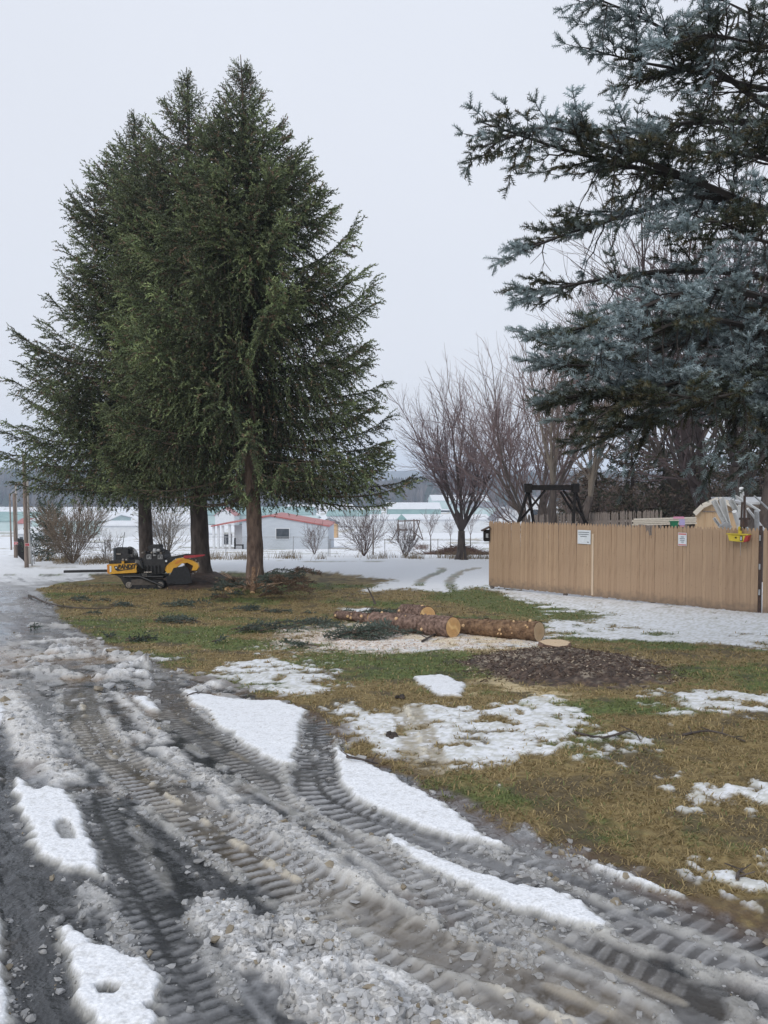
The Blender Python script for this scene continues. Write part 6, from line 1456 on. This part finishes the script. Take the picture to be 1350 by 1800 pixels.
def brush_pile():
    r = np.random.default_rng(801); c = G(808, 975); rt = thing('brush_pile', 'low wide pile of reddish brush under the lone leafless tree', 'brush', c); n = 1500
    x = r.normal(size=n) * 1.05; y = r.normal(size=n) * .5; z = .55 * np.exp(-(x / 1.3) ** 2 - (y / .8) ** 2) * r.random(n); P0 = c + np.stack([x, y, z], -1); az = r.random(n) * 6.28; L = r.uniform(.2, .6, n)
    P1 = P0 + np.stack([np.cos(az) * L, np.sin(az) * L * .6, r.uniform(-.05, .25, n)], -1); V, Fs = segs_mesh(P0, P1, np.full(n, .014), np.full(n, .007), 3)
    link('sticks', new_mesh('sticks', V - c, Fs, col=np.repeat(C(.16, .095, .07) * (.35 + .9 * r.random((n, 1))), 6, 0)), M['twig'], rt)
    th = np.linspace(0, 6.283, 25)[:-1]; m = MB(); V = [c + [0, 0, .42]]
    for q in range(1, 6):
        for a in th: V.append(c + [math.cos(a) * 1.9 * q / 5, math.sin(a) * .9 * q / 5, .42 * (1 - (q / 5) ** 1.6) + .05 * math.sin(a * 5 + q)])
    n = 24; Fq = [[1 + q * n + a, 1 + q * n + (a + 1) % n, 1 + (q + 1) * n + (a + 1) % n, 1 + (q + 1) * n + a] for q in range(4) for a in range(n)]; Ft = [[0, 1 + a, 1 + (a + 1) % n] for a in range(n)]
    m.add(np.array(V), [Fq, Ft]).build('leaf_mound', mat('brown_leaves', (.06, .035, .028), (.17, .10, .075), rough=.9, scale=9, bump=1, bscale=14, bdist=.08), rt)
    c = G(742, 967); rt = thing('brush_heap', 'small reddish brush heap beside the climbing frame', 'brush', c); n = 200; P0 = c + np.stack([r.normal(size=n) * .4, r.normal(size=n) * .3, r.random(n) * .3], -1); az = r.random(n) * 6.28
    P1 = P0 + np.stack([np.cos(az) * .3, np.sin(az) * .2, r.uniform(0, .5, n)], -1); V, Fs = segs_mesh(P0, P1, np.full(n, .012), np.full(n, .006), 3); link('sticks', new_mesh('sticks', V - c, Fs, col=np.repeat(C(.18, .11, .085) * (.5 + r.random((n, 1))), 6, 0)), M['twig'], rt)
brush_pile()

# ================================================================ buildings down the slope
M['wall_blue'] = mat('pale_blue_siding', (.45, .49, .54), (.50, .54, .59), rough=.7, scale=1.5, stretch=(1, 1, 6))
M['wall_white'] = mat('white_siding', (.58, .60, .63), (.66, .68, .70), rough=.7, scale=1.5)
M['roof_red'] = mat('red_metal_roof', (.34, .10, .09), (.42, .14, .13), rough=.5, scale=.8)
M['roof_grey'] = mat('grey_shingles', (.17, .18, .21), (.23, .24, .27), rough=.85, scale=3)
M['teal'] = mat('teal_sheeting', (.20, .33, .33), (.27, .40, .39), rough=.6, scale=.4)
M['teal_pale'] = mat('pale_teal_sheeting', (.40, .52, .52), (.50, .60, .60), rough=.6, scale=.3)
M['snowroof'] = mat('roof_snow', (.64, .66, .69), (.71, .73, .76), rough=.8, scale=.5, bump=.3, bscale=1)
M['glass'] = mat('dark_glass', (.03, .04, .05), (.06, .07, .085), rough=.12, scale=2)
M['tan'] = mat('tan_siding', (.50, .33, .17), (.56, .38, .21), rough=.7, scale=1)
def gable(name, label, x0, x1, yb, ye, yr, depth, length, wall, roof, over=.25, wins=(), cat='building', group=None, open_left=0, snow=None):
    """gable end facing the viewer: pixel columns of the eaves, rows of base, eave and ridge"""
    d = depth; a = P(x0, yb, d); b = P(x1, yb, d); ze = P(0, ye, d)[2]; zr = P(0, yr, d)[2]; zb = a[2]; xm = (a[0] + b[0]) / 2; rt = thing(name, label, cat, (xm, d + length / 2, zb), group)
    ax = a[0] + open_left; m = MB(); zl = ze + (zr - ze) * (ax - a[0]) / (xm - a[0])
    m.prism([(ax, d, zb - .5), (b[0], d, zb - .5), (b[0], d, ze), (xm, d, zr), (ax, d, zl)], length, (0, 1, 0)); m.build('wall', wall, rt)
    t = .14
    for sg, e in ((-1, a[0]), (1, b[0])):
        sl = (zr - ze) / (xm - a[0]); ex = e + sg * over; ez = ze - sl * over; m = MB(); m.prism([(xm, d - over, zr + .02), (ex, d - over, ez + .02), (ex, d - over, ez + t + .02), (xm, d - over, zr + t + .02)], length + 2 * over, (0, 1, 0)); m.build('roof', roof, rt)
        if snow: m = MB(); m.prism([(xm, d - over + .1, zr + t + .03), (ex - sg * .1, d - over + .1, ez + t + .03), (ex - sg * .1, d - over + .1, ez + t + .12), (xm, d - over + .1, zr + t + .14)], length + 2 * over - .2, (0, 1, 0)); m.build('snow', M['snowroof'], rt)
    for (wx, wy, ww, wh, kind) in wins:
        q = P(wx, wy, d); fr = MB().box(q - [0, .03, 0], (ww + .16, .08, wh + .16)).build('door' if kind == 'door' else 'window', M['wall_white'], rt); MB().box(q - [0, .078, 0], (ww, .02, wh)).build('pane', M['glass'] if kind != 'door' else mat('grey_door', (.3, .33, .36), (.35, .38, .41)), fr)
    return rt, a, b, ze, zr, zb
def long_shed(name, label, x0, x1, yb, ye, yr, depth, dep, wall, roof, group=None, cat='building', snow=True, cols=0, rz=0):
    """long side facing the viewer"""
    d = depth; a = P(x0, yb, d); b = P(x1, yb, d); ze = P(0, ye, d)[2]; zr = P(0, yr, d)[2]; zb = a[2]; L = b[0] - a[0]; rt = thing(name, label, cat, ((a[0] + b[0]) / 2, d + dep / 2, zb), group)
    m = MB(); m.prism([(a[0], d, zb - .6), (a[0], d, ze), (a[0], d + dep / 2, zr), (a[0], d + dep, ze), (a[0], d + dep, zb - .6)], L, (1, 0, 0)); m.build('wall', wall, rt)
    for sg in (0, 1):
        y0 = d - .3 if sg == 0 else d + dep + .3; m = MB(); m.prism([(a[0] - .3, y0, ze - .05), (a[0] - .3, d + dep / 2, zr + .03), (a[0] - .3, d + dep / 2, zr + .2), (a[0] - .3, y0, ze + .12)], L + .6, (1, 0, 0)); m.build('roof', roof, rt)
    for k in range(cols):
        x = a[0] + L * (k + .5) / cols; q = MB().box((x, d - .03, zb + (ze - zb) * .55), (L / cols * .45, .06, (ze - zb) * .4)).build('window', M['wall_white'], rt); MB().box((x, d - .07, zb + (ze - zb) * .55), (L / cols * .38, .03, (ze - zb) * .32)).build('pane', M['glass'], q)
    return rt
def town():
    rt, a, b, ze, zr, zb = gable('house', 'pale blue house with a red metal roof and an open porch on its left', 374, 577, 966, 926, 908, 78, 9, M['wall_blue'], M['roof_red'], .15, [(497, 938, 1.3, 1.0, 'w')], 'house', open_left=3.0)
    for px in (376, 384, 392, 404, 428): q = P(px, 966, 78.3); MB().box((q[0], q[1], (zb + ze) / 2 + .1), (.22, .22, ze - zb + (.25 if px > 400 else 0))).build('porch_post', M['wall_white'], rt)
    q = P(418, 966, 78.1); MB().box((q[0] + .2, q[1] + 1.4, zb + 1.2), (1.6, .1, 2.4)).build('porch_wall', M['wall_white'], rt)
    for px, w in ((400, 1.0), (421, .8)): q = P(px, 948, 82); f = MB().box(q, (w, .08, 1.2)).build('window', M['wall_white'], rt); MB().box(q - [0, .05, 0], (w * .8, .03, 1.0)).build('pane', M['glass'], f)
    q = P(420, 958, 77); t = thing('garden_chair', 'small dark garden chair on the porch of the red roofed house', 'chair', q - [0, 0, .4]); MB().box(q, (.9, .6, .08)).build('seat', M['black'], t); MB().box(q + [-.4, 0, .35], (.08, .6, .7)).build('backrest', M['black'], t)
    for sx in (-.4, .4): MB().box(q + [sx, 0, -.22], (.07, .5, .4)).build('leg', M['black'], t)
    gable('shed', 'small tan shed right of the red roofed house', 559, 592, 944, 921, 913, 140, 5, M['tan'], M['roof_grey'], .2, [], 'shed')
    gable('shed', 'tiny white shed with a red roof beyond the house', 378, 412, 922, 906, 893, 230, 8, M['wall_white'], M['roof_red'], .3, [], 'shed')
    g_ = 'long farm sheds and greenhouses in the valley'
    S = [('long white shed with a dark roof edge, seen between the spruce trunks at the left', 176, 250, 946, 924, 919, 150, 12, 'wall_white', 'snowroof', 0), ('long white shed seen between the middle and left trunks', 268, 342, 945, 922, 917, 158, 12, 'wall_white', 'snowroof', 0),
         ('pale teal greenhouse row at the far left behind the posts', -220, 72, 930, 916, 903, 185, 20, 'teal_pale', 'teal', 0), ('white farmhouse with dark windows left of the dense tan shrub', 30, 62, 958, 938, 931, 95, 6, 'wall_white', 'snowroof', 2), 
         ('low white shed with a red roof left of the posts', 31, 47, 928, 920, 913, 170, 6, 'wall_white', 'roof_red', 0),
         ('pale shed with teal walls behind the tan shrub', 56, 190, 938, 915, 908, 165, 15, 'teal_pale', 'snowroof', 0),
         ('teal roofed greenhouse above the red roof of the house', 340, 545, 918, 905, 893, 240, 22, 'teal_pale', 'teal', 0), ('long pale greenhouse left of the tan shed', 470, 555, 928, 914, 909, 200, 14, 'wall_white', 'teal_pale', 0),
         ('low teal greenhouse behind the rounded shrub', 575, 668, 922, 907, 899, 215, 16, 'wall_white', 'teal', 0), ('teal fronted greenhouse with a snowy roof, between the two shrubs and the lone tree', 680, 775, 908, 895, 885, 300, 24, 'teal', 'snowroof', 0),
         ('long white greenhouse just below the teal one', 650, 860, 932, 913, 907, 175, 14, 'wall_white', 'snowroof', 0), ('far snowy roofed barn behind the crown of the lone tree', 760, 862, 893, 880, 871, 420, 40, 'teal_pale', 'snowroof', 0),
         ('green-grey barn far back left of the wide leafless tree', 800, 880, 905, 892, 884, 330, 26, 'teal_pale', 'roof_grey', 0), ('distant white barn low on the left horizon of the field', 500, 620, 900, 893, 888, 420, 20, 'wall_white', 'snowroof', 0)]
    for (lab, x0, x1, yb, ye, yr, d, dep, w, rf, n) in S: long_shed('farm_shed' if 'house with' not in lab else 'farmhouse', lab, x0, x1, yb, ye, yr, d, dep, M[w], M[rf], g_, cols=n)
    rt, a, b, ze, zr, zb = gable('farmhouse', 'white farmhouse with a grey roof seen under the black frame', 905, 975, 935, 893, 872, 110, 8, M['wall_white'], M['roof_grey'], .2, [(940, 903, 1.0, 1.2, 'w'), (962, 903, .9, 1.2, 'w')], 'house')
    gable('farm_shed', 'low grey roofed wing left of the white farmhouse', 870, 908, 930, 914, 897, 105, 6, M['wall_white'], M['roof_grey'], .2, [], 'shed')
    gable('farmhouse', 'white house low behind the evergreens, right of the black frame', 1030, 1062, 930, 896, 884, 90, 7, M['wall_white'], M['roof_grey'], .2, [], 'house')
    # climbing frame
    c = G(716, 950); d = c[1]; K = lambda x, y: P(x, y, d); rt = thing('climbing_frame', 'wooden climbing frame with a green roof in the snowy garden', 'playset', c); pw = mat('playset_wood', (.10, .075, .06), (.16, .12, .10), rough=.8)
    for x in (700, 712, 728): 
        for dy in (0, 1.5): MB().box((K(x, 932) + [0, dy, 0]), (.16, .16, P(0, 912, d)[2] - P(0, 950, d)[2])).build('post', pw, rt)
    MB().box((K(707, 932) + [0, .7, 0]), (1.9, 1.6, .15)).build('deck', pw, rt)
    m = MB(); q0, q1, q2 = K(697, 914), K(706, 904), K(716, 914); m.prism([q0, q1, q2], 1.8, (0, 1, 0)); m.build('roof', M['teal'], rt)
    MB().add(*tube([K(700, 916), K(738, 915)], .10, 5)).build('swing_beam', pw, rt)
    for (p0, p1) in (((732, 913), (744, 950)), ((738, 915), (728, 950)), ((700, 930), (688, 950)), ((722, 930), (742, 948))): MB().add(*tube([K(*p0), K(*p1)], .08, 4)).build('brace', pw, rt)
    for k in range(6): MB().box(K(698 + 3.4 * k, 927) - [0, .1, 0], (.12, .06, 1.0)).build('railing_slat', pw, rt)
    # far poles
    for px, yb, yt, lab in ((607, 905, 884, 'far utility pole above the rounded shrub'), (656, 975, 925, 'grey post beside the rounded shrub')):
        d = 300 if yt < 900 else 38; q = P(px, yb, d); t = P(px, yt, d); rt = thing('utility_pole' if d > 100 else 'garden_post', lab, 'pole', q); MB().add(*tube([q, t], .18 if d > 100 else .04, 6)).build('pole', M['greywood'], rt)
        if d > 100: MB().box(t - [0, 0, .5], (2.2, .2, .2)).build('crossarm', M['greywood'], rt)
town()

# ---------------------------------------------------------------- the air
def haze():
    m = bpy.data.materials.new('haze'); m.use_nodes = True; N = m.node_tree.nodes; N.remove(N['Principled BSDF']); v = N.new('ShaderNodeVolumePrincipled'); v.inputs['Color'].default_value = (.72, .84, 1.0, 1); v.inputs['Density'].default_value = .00045; v.inputs['Anisotropy'].default_value = 0.0
    m.node_tree.links.new(v.outputs[0], N['Material Output'].inputs['Volume'])
    b = MB(); b.box((0, 1150, 32), (7000, 2900, 150)); o = b.build('haze', m); tag(o, kind='stuff', label='thin pale winter haze over the valley', cat='haze')
haze()
